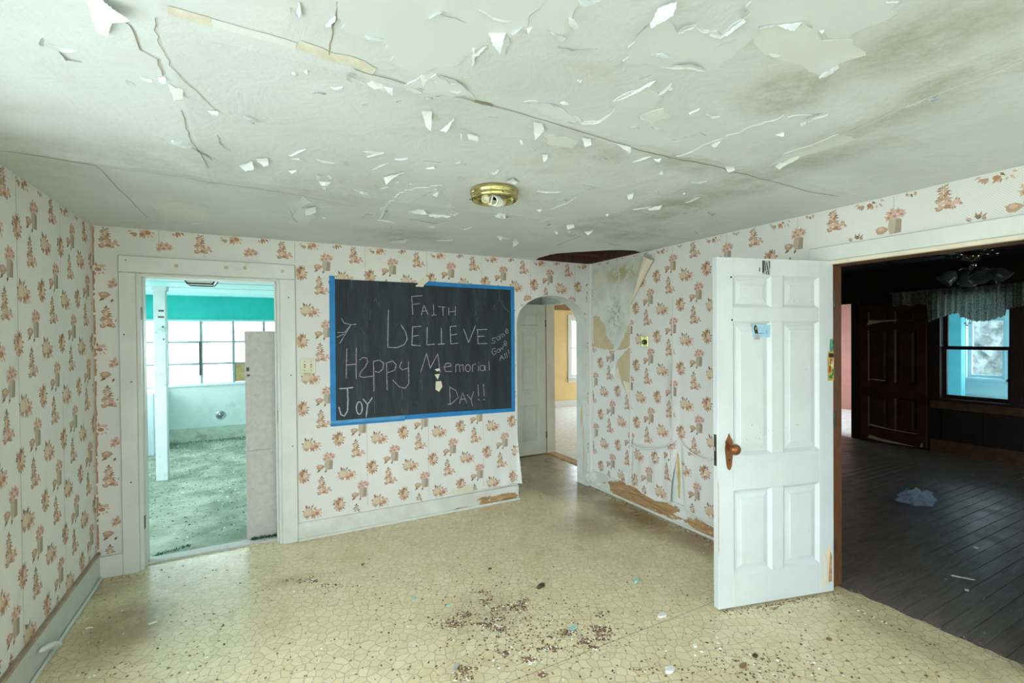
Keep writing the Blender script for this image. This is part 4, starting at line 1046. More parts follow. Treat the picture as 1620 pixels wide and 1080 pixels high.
# ---- porch beyond the left doorway
PY0, PY1, PXL, PXR = YB + TB, 8.9, -1.9, 1.85
quadslab('floor_porch', 'mossy_carpet', PXL, PXR, PY0, PY1, -.06, -.004, 'mossy green carpet on the porch floor')
m = MB(); pz = lambda y: 2.18 + (y - 6.5) * .036
m.prism([(PXL - .1, PY0, pz(PY0)), (PXR + .1, PY0, pz(PY0)), (PXR + .1, PY1 + .1, pz(PY1)), (PXL - .1, PY1 + .1, pz(PY1))], (0, 0, .04))
cp = struct(m.build('ceiling_porch', 'pale_teal'), 'pale aqua board ceiling of the porch')
for yy in (5.6, 6.55, 7.7): MB().box(PXL, PXR, yy, yy + .012, pz(yy) - .004, pz(yy) + .002).build('board_joint', 'steel_frame', cp)
wpl = slab_wall('wall_porch_left', lambda u, v, w: (PXL - w, u, v), rect(PY0, PY1, -.06, 2.3), [hole(4.6, 8.7, .89, 1.87)], .1, 'outer_white', 'siding', 'pale left wall of the porch with an added window band')  # window band added, mostly out of view, to brighten the porch
for k in range(9): MB().bbox(PXL - .06, PXL - .03, 4.6 + k * .5125 - .012, 4.6 + k * .5125 + .012, .89, 1.87, .002).build('mullion', 'steel_frame', wpl)
for z in (1.2, 1.545): MB().bbox(PXL - .055, PXL - .035, 4.6, 8.7, z - .01, z + .01, .002).build('glazing_bar', 'steel_frame', wpl)
for k in range(8): MB().box(PXL - .047, PXL - .043, 4.612 + k * .5125, 5.1 + k * .5125, .89, 1.87).build('pane', 'pane_glass', wpl)
slab_wall('wall_porch_right', lambda u, v, w: (PXR + w, u, v), rect(PY0, PY1 + .1, -.06, 2.45), [hole(4.5, 5.4, -.055, 2.03)], .1, 'porch_green', 'plaster', 'pale wall between porch and hall with an added unseen opening')  # opening added so that porch light reaches the hall
zs = (.89, 1.2, 1.545, 1.87); xs = [-1.72 + .44 * k for k in range(9)]
xs = [x for x in xs if x < PXR - .05]
WX0, WX1 = PXL + .02, xs[-1]
wp = slab_wall('wall_porch_far', lambda u, v, w: (u, PY1 + w, v), rect(PXL - .1, PXR + .1, -.06, 2.32), [hole(WX0, WX1, zs[0], zs[-1])], .12, 'porch_green', 'siding', 'porch wall with a long band of steel framed windows')
MB().box(PXL, PXR, PY1 - .012, PY1 + .001, zs[-1] + .03, 2.262).build('teal_band', 'teal_paint', wp)
MB().bbox(PXL, PXR, PY1 - .03, PY1 + .001, zs[-1], zs[-1] + .032).build('window_head', 'pale_teal', wp)
MB().bbox(PXL, PXR, PY1 - .05, PY1 + .03, zs[0] - .035, zs[0]).build('window_sill', 'outer_white', wp)
MB().bbox(PXL, PXR, PY1 - .022, PY1 + .001, -.02, .2).build('base_panel', 'porch_base', wp)
pw = thing('window_4', (0, PY1, zs[0]), 'steel framed porch window grid with blown-out daylight', None, None, 'structure')
allx = [WX0] + xs
for x in allx: MB().bbox(x - .018, x + .018, PY1 + .01, PY1 + .05, zs[0], zs[-1], .003).build('mullion', 'steel_frame', pw)
for z in zs[1:-1]: MB().bbox(WX0, WX1, PY1 + .015, PY1 + .04, z - .014, z + .014, .002).build('glazing_bar', 'steel_frame', pw)
for a, b in zip(allx, allx[1:]):
    for z0, z1 in zip(zs, zs[1:]):
        tan_ = (abs(a + .40) < .03 and z0 == zs[0])
        m = MB(); m.box(a + .012, b - .012, PY1 + .024, PY1 + .028, z0 + .008, z1 - .008)
        o = m.build('cardboard_pane' if tan_ else 'pane', 'cardboard' if tan_ else 'pane_glass', pw)
MB().bbox(-.866, -.848, PY1 - .02, PY1 + .01, 1.02, 1.55, .003).build('casement_stay', 'dark_steel', pw)
p = onY(349, 656, PY1)
v = thing('vent_cover', (p.x, PY1 - .02, p.z), 'round metal vent cap on the pale green porch wall', 'vent')
R_ = Matrix.Rotation(PI / 2, 3, 'X')
MB().lathe([(.068, 0), (.068, .018), (.052, .024), (.05, .012), (0.001, .012)], (p.x, PY1 - .001, p.z), 24, R_).build('ring', 'chrome', v, smooth=False)
MB().lathe([(.046, .012), (.03, .026), (.001, .03)], (p.x, PY1 - .001, p.z), 20, R_).build('cap', 'lamp_pan', v, smooth=True)
# post
p = onZ(258, 758, 0)
ps = thing('porch_post', (p.x, p.y, 0), 'white square timber post standing on the mossy porch floor', 'post')
MB().bbox(p.x - .056, p.x + .056, p.y - .056, p.y + .056, -.004, pz(p.y) + .002, .006).build('shaft', 'porch_post', ps)
MB().bbox(p.x - .07, p.x + .07, p.y - .07, p.y + .07, pz(p.y) - .05, pz(p.y) + .001, .004).build('cap_block', 'porch_post', ps)
for zz in (1.72, 1.83, 1.9, 1.58): MB().bbox(p.x + random.uniform(-.04, .03), p.x + .04, p.y - .0575, p.y - .056, zz, zz + .02, .0005).build('paint_chip', 'dark_steel', ps)
# lantern on the porch ceiling
p = onZ(318, 433, 2.115); lx, ly = p.x, p.y; lz = pz(ly)
l = thing('ceiling_lantern', (lx, ly, lz - .09), 'black framed box lantern with frosted glass on porch ceiling', 'ceiling light')
MB().bbox(lx - .13, lx + .13, ly - .13, ly + .13, lz - .018, lz, .004).build('canopy_plate', 'black_metal', l)
tp, bt = .125, .085
def ring_pts(h, z): return [Vector((lx + sx * h, ly + sy * h, z)) for sx, sy in ((-1, -1), (1, -1), (1, 1), (-1, 1))]
T_, B_ = ring_pts(tp, lz - .018), ring_pts(bt, lz - .085)
for i in range(4):
    MB().add([T_[i], T_[(i + 1) % 4], B_[(i + 1) % 4], B_[i]], [(0, 1, 2, 3)]).build('glass_panel', 'frosted', l)
    MB().tube([T_[i], B_[i]], .006, 6).build('corner_bar', 'black_metal', l); MB().tube([B_[i], B_[(i + 1) % 4]], .006, 6).build('bottom_bar', 'black_metal', l)
MB().add([q + Vector((0, 0, .003)) for q in B_], [(0, 1, 2, 3)]).build('glass_panel', 'frosted', l)
# narrow board standing inside the doorway
bdx0 = onY(389, 700, YB + .20).x; bdx1 = onY(446, 700, YB + .20).x
bd = thing('leaning_board', ((bdx0 + bdx1) / 2, YB + .2, 0), 'narrow bare white board panel standing in the porch doorway', 'board')
MB().bbox(bdx0, bdx1, YB + .20, YB + .225, .705, 1.645, .003).build('upper_panel', 'raw_board', bd)
MB().bbox(bdx0, bdx1 + .004, YB + .196, YB + .225, -.004, .698, .003).build('lower_panel', 'raw_board', bd)
MB().bbox(bdx0 + .01, bdx0 + .03, YB + .197, YB + .2, 1.33, 1.36, .001).build('latch_mark', 'dark_steel', bd)
MB().bbox(bdx0 + .012, bdx0 + .035, YB + .197, YB + .2, 1.29, 1.305, .001).build('latch_mark', 'dark_steel', bd)
# white louvred cabinet at far left of the porch
cbx = onY(249, 690, 8.3).x
cb = thing('white_cabinet', (cbx - .3, 8.5, -.004), 'white low cabinet with louvred side behind the porch post', 'cabinet')
MB().bbox(PXL + .02, cbx, 8.05, PY1 - .03, -.004, .85, .006).build('body', 'outer_white', cb)
for k in range(18): MB().bbox(cbx - .24, cbx - .15, 8.036, 8.05, .25 + k * .03, .268 + k * .03, .002).build('louvre', 'grey_paint', cb)
# litter on the porch floor
plain('moss', (48, 100, 62), .9, .3, 40, .2)
def scatter(name, n, region, zf, size, mats, label, cat, parent=None, kind='stuff', seed=3):
    r = random.Random(seed); m = MB()
    for k in range(n):
        x, y, = region(r); s = r.uniform(*size); a = r.uniform(0, PI); h = s * r.uniform(.15, .6)
        m.cur = r.randrange(len(mats)); c_, s_ = math.cos(a), math.sin(a); z = zf(x, y)
        q = [(x + (px * c_ - py * s_) * s, y + (px * s_ + py * c_) * s, z) for px, py in ((-1, -.4 * r.random() - .1), (.2, -.6), (1, .1), (-.1, .6))]
        top = (x + r.uniform(-.3, .3) * s, y + r.uniform(-.3, .3) * s, z + h)
        m.add(q + [top], [(0, 1, 4), (1, 2, 4), (2, 3, 4), (3, 0, 4)])
    o = m.build(name, mats, parent)
    return tag(o, label, cat, None, kind)
def porch_reg(r):
    while True:
        y = PY0 + (PY1 - PY0 - .1) * r.random() ** .8; x = r.uniform(-1.7, .6)
        if r.random() < .2: x, y = r.uniform(-1.3, .6), PY1 - .04 - abs(r.gauss(0, .12))
        if x < -1.2 and y > 7.9: continue
        if abs(x - ps.location.x) < .11 and abs(y - ps.location.y) < .11: continue
        if y < YB + .42: continue
        return x, y
scatter('leaf_litter', 4200, porch_reg, lambda x, y: -.005, (.004, .017), ['leaf_tan', 'crumb_dark', 'moss', 'chip_white', 'moss', 'crumb_dark'], 'leaf litter and paint chips strewn over the porch floor', 'litter')
def strip_clump(name, a, b, n, mat, label, cat, z0=-.004):
    r = random.Random(5); m = MB()
    for k in range(n):
        t = r.random(); x = a[0] + (b[0] - a[0]) * t + r.gauss(0, .012); y = a[1] + (b[1] - a[1]) * t + r.gauss(0, .015); h = r.uniform(.008, .02); w_ = .004
        an = r.uniform(0, PI); d = (math.cos(an) * w_, math.sin(an) * w_)
        m.add([(x - d[0], y - d[1], z0), (x + d[0], y + d[1], z0), (x + r.uniform(-.01, .01), y + r.uniform(-.01, .01), z0 + h)], [(0, 1, 2)])
    return tag(m.build(name, mat), label, cat, None, 'stuff')
strip_clump('moss_tuft', (bdx0 + .03, YB + .17), (bdx1, YB + .16), 260, 'moss', 'dark green moss tuft at the foot of the leaning board', 'moss', .011)
strip_clump('moss_tuft', (LD[0] + .03, YB + .24), (LD[0] + .25, YB + .32), 90, 'moss', 'dark moss in the near left corner of the porch floor', 'moss')

# ---- hall and yellow room behind the arch
quadslab('wall_hall_far', 'plaster', 1.95, 3.52, 5.62, 5.72, -.02, H + .1, 'white end wall of the hall behind the arch')
quadslab('ceiling_hall', 'ceiling_paint', 1.85, 3.52, PY0, 5.72, H, H + .05, 'hall ceiling behind the arch')
HY0, HY1 = 4.70, 5.46
slab_wall('wall_hall_right', lambda u, v, w: (3.42 + w, u, v), rect(PY0, 5.72, -.02, H + .1), [hole(HY0, HY1, -.015, 2.03)], .1, 'plaster', 'yellow_wall', 'hall wall with the doorway to the yellow room')
t4 = thing('trim_4', (3.42, 5.1, 0), 'white casing of the doorway to the yellow room', None, None, 'structure')
trim('jamb', 3.405, 3.535, HY1 - .02, HY1 + .01, 0, 2.03, parent=t4); trim('jamb', 3.405, 3.535, HY0 - .01, HY0 + .02, 0, 2.03, parent=t4)
trim('head_jamb', 3.405, 3.535, HY0 + .02, HY1 - .02, 2.005, 2.03, parent=t4)
trim('casing', 3.398, 3.421, HY1 + .01, HY1 + .10, 0, 2.12, parent=t4); trim('casing', 3.398, 3.421, HY0 - .10, HY0 - .01, 0, 2.12, parent=t4)
trim('head_casing', 3.398, 3.421, HY0 - .01, HY1 + .01, 2.03, 2.12, parent=t4)
trim('threshold', 3.405, 3.535, HY0 + .02, HY1 - .02, -.01, .012, 'bare_wood', parent=t4)
YX1, YY1 = 7.6, 8.85
quadslab('floor_yellow_room', 'white_carpet', 3.52, YX1, 4.62, YY1, -.05, -.002, 'pale littered floor of the yellow room')
quadslab('ceiling_yellow_room', 'ceiling_paint', 3.52, YX1, 4.62, YY1, H, H + .05, 'white ceiling of the yellow room')
p0 = onY(904, 550, YY1); wx0 = p0.x; 
ww = (wx0, wx0 + .85, onY(905, 596, YY1).z, onY(905, 505, YY1).z)
wy = slab_wall('wall_yellow_far', lambda u, v, w: (u, YY1 + w, v), rect(3.4, YX1 + .1, -.05, H + .1), [hole(*ww), hole(ww[1] + .3, ww[1] + 1.2, ww[2], ww[3])], .12, 'yellow_wall', 'siding', 'yellow wall with a white window beyond the arch')
MB().box(3.52, YX1, YY1 - .004, YY1 + .001, 2.17, H).build('paper_border', 'leaf_tan', wy)
MB().bbox(3.52, YX1, YY1 - .018, YY1 + .001, -.01, .15).build('skirting', 'white_paint', wy)
sash_window('window_5', lambda u, v, w: (u, YY1 + w, v), *ww, label='white sash window in the yellow room')
portal((wx0 + .42, YY1 + .11, (ww[2] + ww[3]) / 2), (PI / 2, 0, PI), .8, ww[3] - ww[2])
sash_window('window_13', lambda u, v, w: (u, YY1 + w, v), ww[1] + .3, ww[1] + 1.2, ww[2], ww[3], label='added second sash window of the yellow room hidden by the arch')  # hidden extra window, put in for more light in the yellow room
portal((ww[1] + .75, YY1 + .11, (ww[2] + ww[3]) / 2), (PI / 2, 0, PI), .9, ww[3] - ww[2])
slab_wall('wall_yellow_right', lambda u, v, w: (YX1 + w, u, v), rect(4.5, YY1, -.05, H + .1), [hole(4.9, 8.4, .3, 2.2)], .1, 'yellow_wall', 'siding', 'yellow room side wall with an added unseen window')
portal((YX1 + .1, 6.65, 1.25), (PI / 2, 0, PI / 2), 3.5, 1.9)
sash_window('window_6', lambda u, v, w: (YX1 + w, u, v), 4.9, 8.4, .3, 2.2, label='added unseen wide sash window in the yellow room side wall', nx=2)  # unseen window, made wide to brighten the yellow room
quadslab('wall_yellow_left', 'yellow_wall', 3.42, 3.52, 5.72, YY1, -.05, H + .1, 'yellow room wall beside the hall')
quadslab('wall_yellow_near', 'yellow_wall', 3.52, YX1 + .1, 4.52, 4.62, -.05, H + .1, 'wall between yellow room and dark room')

# panelled doors
def panel_door(name, loc, rz, W_, Hh, mat, label, kind='structure', th=.04, rows=((.10, .285), (.365, 1.14), (1.34, 1.83)), st=.105, mid=.08, panel_mat=None):
    """six-panel door; x from hinge, front face at y=0 looking towards +y, z up"""
    t = thing(name, loc, label, None, None, kind, rz)
    pw_ = (W_ - 2 * st - mid) / 2
    cols = ((st, st + pw_), (st + pw_ + mid, W_ - st))
    B = lambda x0, x1, z0, z1, nm: MB().bbox(x0, x1, -th, 0, z0, z1, .0015).build(nm, mat, t, local=True)
    B(0, st, 0, Hh, 'stile'); B(W_ - st, W_, 0, Hh, 'stile')
    zr = [Hh] + [Hh - z for r in rows for z in r] + [0]
    for k in range(0, len(zr), 2): B(st, W_ - st, zr[k + 1], zr[k], 'rail')
    for a, b in rows: B(cols[0][1], cols[1][0], Hh - b, Hh - a, 'mullion')
    for (x0, x1) in cols:
        for a, b in rows:
            z0, z1 = Hh - b, Hh - a; m = MB()
            def ring(i, y): return [(x0 + i, y, z0 + i), (x1 - i, y, z0 + i), (x1 - i, y, z1 - i), (x0 + i, y, z1 - i)]
            prof = [(0, -.001), (.003, -.003), (.018, -.017), (.024, -.017), (.026, -.014), (.052, -.008), (.054, -.006)]
            vs = [q for i, y in prof for q in ring(i, y)]; fs = []
            for r in range(len(prof) - 1):
                for k in range(4): fs.append((r * 4 + k, r * 4 + (k + 1) % 4, r * 4 + 4 + (k + 1) % 4, r * 4 + 4 + k))
            fs.append(tuple(range((len(prof) - 1) * 4, len(prof) * 4)))
            m.add(vs, fs)
            vs = [q for i, y in [(i, -th - y) for i, y in prof] for q in ring(i, y)]
            m.add(vs, [tuple(reversed(f)) for f in fs])
            m.build('panel', panel_mat or mat, t, local=True)
    return t
# ---- the open white door, nearest to the viewer
hx, hy = XR - .012, 1.637
q0 = onZ(1139, 964, .012); ang = math.atan2(q0.y - hy, q0.x - hx)
d1 = panel_door('door_1', (hx, hy, .012), ang, .812, 2.013, 'door_paint', 'white six-panel door standing open beside the dark room')
L = lambda nm, mat, mb, par=d1, sm=False: mb.build(nm, mat, par, sm, local=True)
kx, kz = .812 - .072, .90
esc = [(0, .105), (.008, .085), (.024, .06), (.022, .045), (.026, .02), (.022, -.02), (.018, -.06), (.014, -.085), (.008, -.098), (0, -.105)]
m = MB(); m.prism([(kx + x, .0005, kz + z) for x, z in esc] + [(kx - x, .0005, kz + z) for x, z in esc[-2:0:-1]], (0, .006, 0))
plate = L('escutcheon', 'copper_bronze', m)
plate['label'] = 'pointed bronze backplate'
RX = Matrix.Rotation(-PI / 2, 3, 'X')
L('knob', 'copper_bronze', MB().lathe([(.011, 0), (.011, .022), (.016, .028), (.028, .036), (.032, .048), (.028, .062), (.016, .070), (.001, .072)], (kx, .006, kz + .025), 20, RX), sm=True)
L('keyhole', 'slot_dark', MB().lathe([(.0055, .0015), (.0001, .0016)], (kx, .0062, kz - .045), 10, RX), plate)
L('lock_plate', 'dark_steel', MB().bbox(.812, .8135, -.032, -.010, kz - .08, kz + .10, .0005))
L('latch_bolt', 'chrome', MB().bbox(.8135, .822, -.026, -.016, kz + .005, kz + .03, .001))
for z in (.25, 1.05, 1.78): L('hinge', 'dark_steel', MB().tube([(-.004, .004, z - .045), (-.004, .004, z + .045)], .006, 8))
for x, z in ((.72, 1.90), (.715, 1.655)): L('screw_hole', 'slot_dark', MB().lathe([(.006, .001), (.0001, .0012)], (x, 0, z), 10, RX))
for k in range(26):
    x, z = .55 + random.gauss(0, .045), .98 + random.gauss(0, .05)
    if k > 15: x, z = random.uniform(.1, .75), random.uniform(.1, 1.9)
    if k in (12, 13, 14): x, z = .26 + random.uniform(-.02, .02), 1.03
    L('paint_speck', 'slot_dark', MB().lathe([(random.uniform(.0015, .003), .0004), (.0001, .0006)], (x, -.004 if 0 < 1 else 0, z), 6, RX))
def dpoly(nm, mat, pts, par=d1, y=.0008, th=.001, closed=True):
    m = MB(); m.prism([(x, y - th, z) for x, z in pts], (0, th, 0)); return m.build(nm, mat, par, local=True)
bw = [(.012, .06), (.085, .03), (.09, .12), (.075, .17), (.085, .21), (.06, .26), (.045, .24), (.035, .30), (.02, .27), (.012, .18)]
dpoly('bare_wood_patch', 'cream_paper', bw)
dpoly('bare_wood_patch', 'bare_wood', [(.014, .06), (.04, .06), (.035, .16), (.028, .25), (.014, .22)], y=.0014)
dpoly('paint_curl', 'white_paint', [(.055, .08), (.07, .075), (.068, .2), (.058, .22)], y=.004, th=.002)
dpoly('paint_curl', 'white_paint', [(.705, .06), (.72, .06), (.718, .17), (.708, .18)], y=.003, th=.002)
dpoly('bare_wood_patch', 'bare_wood', [(.806, .35), (.811, .3), (.811, .75), (.808, .72)])
# tape remnant with felt scribble
dpoly('tape_backing', 'sticker_grey', [(.455, 1.918), (.51, 1.92), (.508, 2.003), (.452, 2.0)], y=.0009)
for pts in ([(.496, 1.93), (.508, 1.93), (.508, 2.0), (.498, 2.0)], [(.484, 1.945), (.49, 1.94), (.496, 2.0), (.49, 2.0)], [(.462, 1.92), (.468, 1.92), (.482, 1.99), (.476, 1.992)], [(.455, 1.96), (.46, 1.955), (.463, 2.0), (.457, 2.0)], [(.478, 1.923), (.484, 1.922), (.482, 1.94), (.478, 1.94)], [(.526, 1.935), (.531, 1.94), (.528, 1.965), (.524, 1.955)]):
    dpoly('ink_stroke', 'sticker_black', pts, y=.0016)
# sticker on the upper left panel
stk = dpoly('picture_sticker', 'sticker_blue', [(.455, 1.555), (.57, 1.55), (.575, 1.632), (.45, 1.625)], y=-.003, th=.001)
dpoly('figure_print', 'sticker_black', [(.545, 1.62), (.558, 1.628), (.566, 1.61), (.560, 1.585), (.548, 1.565), (.535, 1.575)], y=-.0022, th=.0006)
dpoly('figure_print', 'tag_yellow', [(.547, 1.612), (.555, 1.614), (.555, 1.60), (.549, 1.596)], y=-.0016, th=.0006)
dpoly('figure_print', 'sticker_grey', [(.525, 1.542), (.562, 1.54), (.56, 1.565), (.545, 1.58), (.53, 1.565)], y=-.0018, th=.0006)
def stroke_strip(pts, wd, nm, mat, par, y):
    m = MB()
    for a, b in zip(pts, pts[1:]):
        d = Vector((b[0] - a[0], b[1] - a[1])); nn = Vector((-d.y, d.x)).normalized() * wd / 2
        m.add([(a[0] + nn.x, y, a[1] + nn.y), (b[0] + nn.x, y, b[1] + nn.y), (b[0] - nn.x, y, b[1] - nn.y), (a[0] - nn.x, y, a[1] - nn.y)], [(0, 1, 2, 3)])
    return m.build(nm, mat, par, local=True)
# lettering, mirrored in x because the hinge is on the viewer's right: "were B"
def wr(cx, cz, s, strokes, nm='sticker_lettering'):
    for st_ in strokes: stroke_strip([(cx - x * s, cz + z * s) for x, z in st_], .0022, nm, 'sticker_text', d1, -.002)
wr(.532, 1.574, .012, [[(0, .6), (.2, 0), (.4, .5), (.6, 0), (.8, .6)], [(1.0, .3), (1.5, .3), (1.3, .6), (1.0, .3), (1.2, 0), (1.5, .1)], [(1.8, 0), (1.8, .6), (2.1, .6)], [(2.4, .3), (2.9, .3), (2.7, .6), (2.4, .3), (2.6, 0), (2.9, .1)]])
wr(.482, 1.574, .018, [[(0, 0), (0, 1.1), (.5, 1), (.5, .65), (0, .55), (.6, .4), (.6, .05), (0, 0)]])
# bright picture tag hanging at the hinge edge
tg = thing('picture_tag', (hx - .03, hy - .03, 1.28), 'small colourful picture tag with green tassel hanging at the hinge edge', 'tag')
P0 = onX(1311, 600, XR - .06); wv = Vector((-math.cos(ang), -math.sin(ang), 0)); nv = Vector((-math.sin(ang), math.cos(ang), 0))
base = Vector((hx, hy, 0)) - wv * .045 + nv * .006
def tagquad(nm, mat, s0, s1, z0, z1, o=0.0, th=.0012, par=None):
    a = base + wv * s0 + nv * o; b = base + wv * s1 + nv * o
    m = MB(); m.prism([(a.x, a.y, z0), (b.x, b.y, z0), (b.x, b.y, z1), (a.x, a.y, z1)], nv * th); return m.build(nm, mat, par or tg)
zt0, zt1 = 1.30, 1.475
card = tagquad('card', 'tag_yellow', 0, .042, zt0, zt1)
for (a, b, c, d_, mt) in ((.004, .02, .05, .09, 'tag_red'), (.02, .038, .08, .12, 'ivory'), (.006, .03, .012, .035, 'tag_green'), (.003, .04, .14, .165, 'sticker_black'), (.012, .03, .1, .13, 'tag_red'), (.028, .04, .03, .07, 'tag_green')):
    tagquad('picture_print', mt, a, b, zt0 + c, zt0 + d_, .0013, .0004, card)
b2_ = base + wv * .024
m = MB(); m.tube([b2_ + Vector((0, 0, zt1)), b2_ + nv * .004 + Vector((0, 0, zt1 + .03)), b2_ + Vector((0, 0, zt1 + .075))], [.004, .010, .006], 6).build('tassel', 'tag_green', tg)

# ---- hall door (white, folded back)
dh = onZ(858, 719, .01)
d2 = panel_door('door_2', (3.385, 5.44, .012), PI, .80, 2.0, 'white_paint', 'white six-panel door in the hall behind the arch')
for z in (.25, 1.75): MB().tube([(-.004, .004, z - .045), (-.004, .004, z + .045)], .006, 8).build('hinge', 'dark_steel', d2, local=True)

# ================================================================== the dark room
DX0, DX1, DY0, DY1, DH = XR + TR, 8.0, -1.2, 4.5, 2.52
pl = thing('floor_dark_room', (5.5, 1.5, -.004), 'worn dark grey floorboards of the unlit room', None, None, 'structure')
r = random.Random(21); pwid = .088; k = 0; y = DY0
cache = {}
while y < DY1 - .02:
    cuts = [3.195] + sorted(3.6 + r.random() * 4.0 for _ in range(2)) + [DX1]
    for a, b in zip(cuts, cuts[1:]):
        m = MB(); m.bbox(a + .001, b - .001, y + .0015, min(y + pwid, DY1) - .0015, -.03, -.006 + r.uniform(-.0012, .0012), .0015)
        m.build('floorboard', 'grey_plank', pl)
    y += pwid
quadslab('subfloor_dark_room', 'attic_dark', DX0, DX1, DY0, DY1, -.06, -.031, 'subfloor under the dark boards')
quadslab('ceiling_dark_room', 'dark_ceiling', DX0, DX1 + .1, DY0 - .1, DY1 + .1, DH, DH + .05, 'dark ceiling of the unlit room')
slab_wall('wall_dark_near', lambda u, v, w: (u, DY0 - w, v), rect(XR + .01, DX1 + .1, -.06, DH), [hole(6.5, 7.6, .8, 2.0)], .1, 'dark_panelling', 'siding', 'dark wall of the unlit room out of view')
portal((7.05, DY0 - .09, 1.4), (PI / 2, 0, 0), 1.1, 1.2)
sash_window('window_14', lambda u, v, w: (u, DY0 - w, v), 6.5, 7.6, .8, 2.0, 'dark_wood', label='dark framed sash window of the unlit room out of view')
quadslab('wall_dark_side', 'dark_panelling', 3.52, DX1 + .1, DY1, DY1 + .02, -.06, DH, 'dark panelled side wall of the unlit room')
quadslab('wall_dark_corner', 'dark_panelling', XR + .01, 3.53, YB, YB + .16, H, DH + .05, 'dark wall head over the room corner')
quadslab('wall_dark_upper', 'dark_panelling', XR + TR - .01, XR + TR + .01, DY0 - .1, YB + .1, H + .2, DH + .05, 'dark wall above the doorway')
toD = lambda u, v, w: (DX1 + w, -u, v)         # u = -y, right in view
yA, yB = onX(1488, 560, DX1).y, onX(1600, 560, DX1).y
wz0, wz1 = onX(1545, 634, DX1).z, 2.05
PKY0, PKY1 = 3.98, 4.40
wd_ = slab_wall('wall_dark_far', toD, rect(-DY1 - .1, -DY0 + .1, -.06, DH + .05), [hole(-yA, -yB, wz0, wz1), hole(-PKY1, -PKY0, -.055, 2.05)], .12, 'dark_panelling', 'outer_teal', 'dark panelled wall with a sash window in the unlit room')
sash_window('window_7', toD, -yA, -yB, wz0, wz1, 'dark_wood', 'dusty_glass', label='dark framed sash window under the lace valance')
MB().bbox(DX1 - .02, DX1 + .001, DY0, 3.02, -.01, .16).build('skirting', 'brown_trim', wd_)
MB().bbox(DX1 - .03, DX1 + .001, DY0, 3.02, wz0 - .14, wz0 - .035).build('dado_rail', 'brown_trim', wd_)
for k in range(10):
    yy = 2.9 - k * .41
    MB().box(DX1 - .004, DX1 + .001, yy, yy + .008, .16, wz0 - .14).build('panel_groove', 'attic_dark', wd_)
# brown door standing open against the far wall, and the pink doorway beside it
d3 = panel_door('door_3', (DX1 - .046, 3.05, .01), PI / 2, .81, 2.0, 'peeling_brown', 'dark brown panelled door with flaking paint in the unlit room', st=.11)
for nm, pts in (('peeled_streak', [(.10, 1.70), (.28, 1.74), (.45, 1.755), (.5, 1.77), (.3, 1.765), (.12, 1.775)]), ('peeled_streak', [(.10, .90), (.2, .895), (.33, .885), (.33, .90), (.2, .91)]),
                ('peeled_streak', [(.12, .22), (.3, .20), (.5, .19), (.7, .185), (.7, .195), (.4, .205), (.14, .24)]), ('peeled_streak', [(.1, .03), (.3, .01), (.5, .005), (.7, .008), (.5, .03), (.3, .045), (.13, .08)]), ('peeled_streak', [(.74, .02), (.77, .02), (.77, .08), (.75, .06)])):
    dpoly(nm, 'tan_backing', [(.81 - x, z) for x, z in pts], d3, .0014)
t5 = thing('trim_5', (DX1, 4.0, 0), 'dark wooden casing of the doorway to the pink room', None, None, 'structure')
trim('casing', DX1 - .022, DX1 + .001, 3.88, PKY0 + .01, 0, 2.15, 'dark_wood', t5); trim('casing', DX1 - .022, DX1 + .001, PKY1 - .01, PKY1 + .09, 0, 2.15, 'dark_wood', t5)
trim('head_casing', DX1 - .022, DX1 + .001, PKY0 + .01, PKY1 - .01, 2.04, 2.15, 'dark_wood', t5)
# pink room
quadslab('floor_pink_room', 'white_carpet', DX1, 11.0, 3.85, 6.5, -.06, -.004, 'pale floor of the pink room')
quadslab('ceiling_pink_room', 'ceiling_paint', DX1 + .12, 11.0, 3.75, 6.5, 2.4, 2.45, 'ceiling of the pink room')
quadslab('wall_pink_far', 'pink_wall', 10.9, 11.0, 3.75, 6.5, -.06, 2.4, 'pink wall seen through the far doorway')
quadslab('wall_pink_near', 'pink_wall', DX1 + .12, 11.0, 3.75, 3.85, -.06, 2.4, 'pink side wall beside the outer porch')
slab_wall('wall_pink_side', lambda u, v, w: (u, 6.5 + w, v), rect(DX1, 11.0, -.06, 2.4), [hole(8.6, 10.4, .6, 2.1)], .1, 'pink_wall', 'siding', 'pink wall with an unseen window')
portal((9.5, 6.6, 1.35), (PI / 2, 0, PI), 1.8, 1.5)
sash_window('window_8', lambda u, v, w: (u, 6.5 + w, v), 8.6, 10.4, .6, 2.1, label='white sash window lighting the pink room')
# outer porch behind the dark window
plain('post_teal', (120, 206, 214), 0.6, 0.06, 6, 0.1)
OX = 9.62
oy0, oy1 = onX(1529, 550, OX).y, onX(1590, 550, OX).y; oz0, oz1 = onX(1560, 598, OX).z, onX(1560, 503, OX).z
ow = slab_wall('wall_outer_porch', lambda u, v, w: (OX + w, -u, v), rect(-3.75, -.6, -.1, 2.5), [hole(-oy0, -oy1, oz0, oz1)] + [hole(-oy1 + .16, -oy1 + 1.4, oz0, oz1)], .1, 'outer_white', 'siding', 'turquoise boarded wall of the outer porch')
o9 = sash_window('window_9', lambda u, v, w: (OX + w, -u, v), -oy0, -oy1, oz0, oz1, 'outer_white', 'dusty_glass', label='white framed outer porch window with trees outside')
sash_window('window_10', lambda u, v, w: (OX + w, -u, v), -oy1 + .16, -oy1 + 1.4, oz0, oz1, 'outer_white', 'dusty_glass', label='added second outer porch window beyond the frame')  # extra window out of view, brightens the outer porch
for k in range(5): MB().bbox(OX - .012, OX + .001, .6, 3.7, -.05 + k * .14, .08 + k * .14, .006).build('siding_board', 'siding', ow)
portal((OX + .1, (oy0 + oy1) / 2, (oz0 + oz1) / 2), (PI / 2, 0, PI / 2), oy0 - oy1, oz1 - oz0)
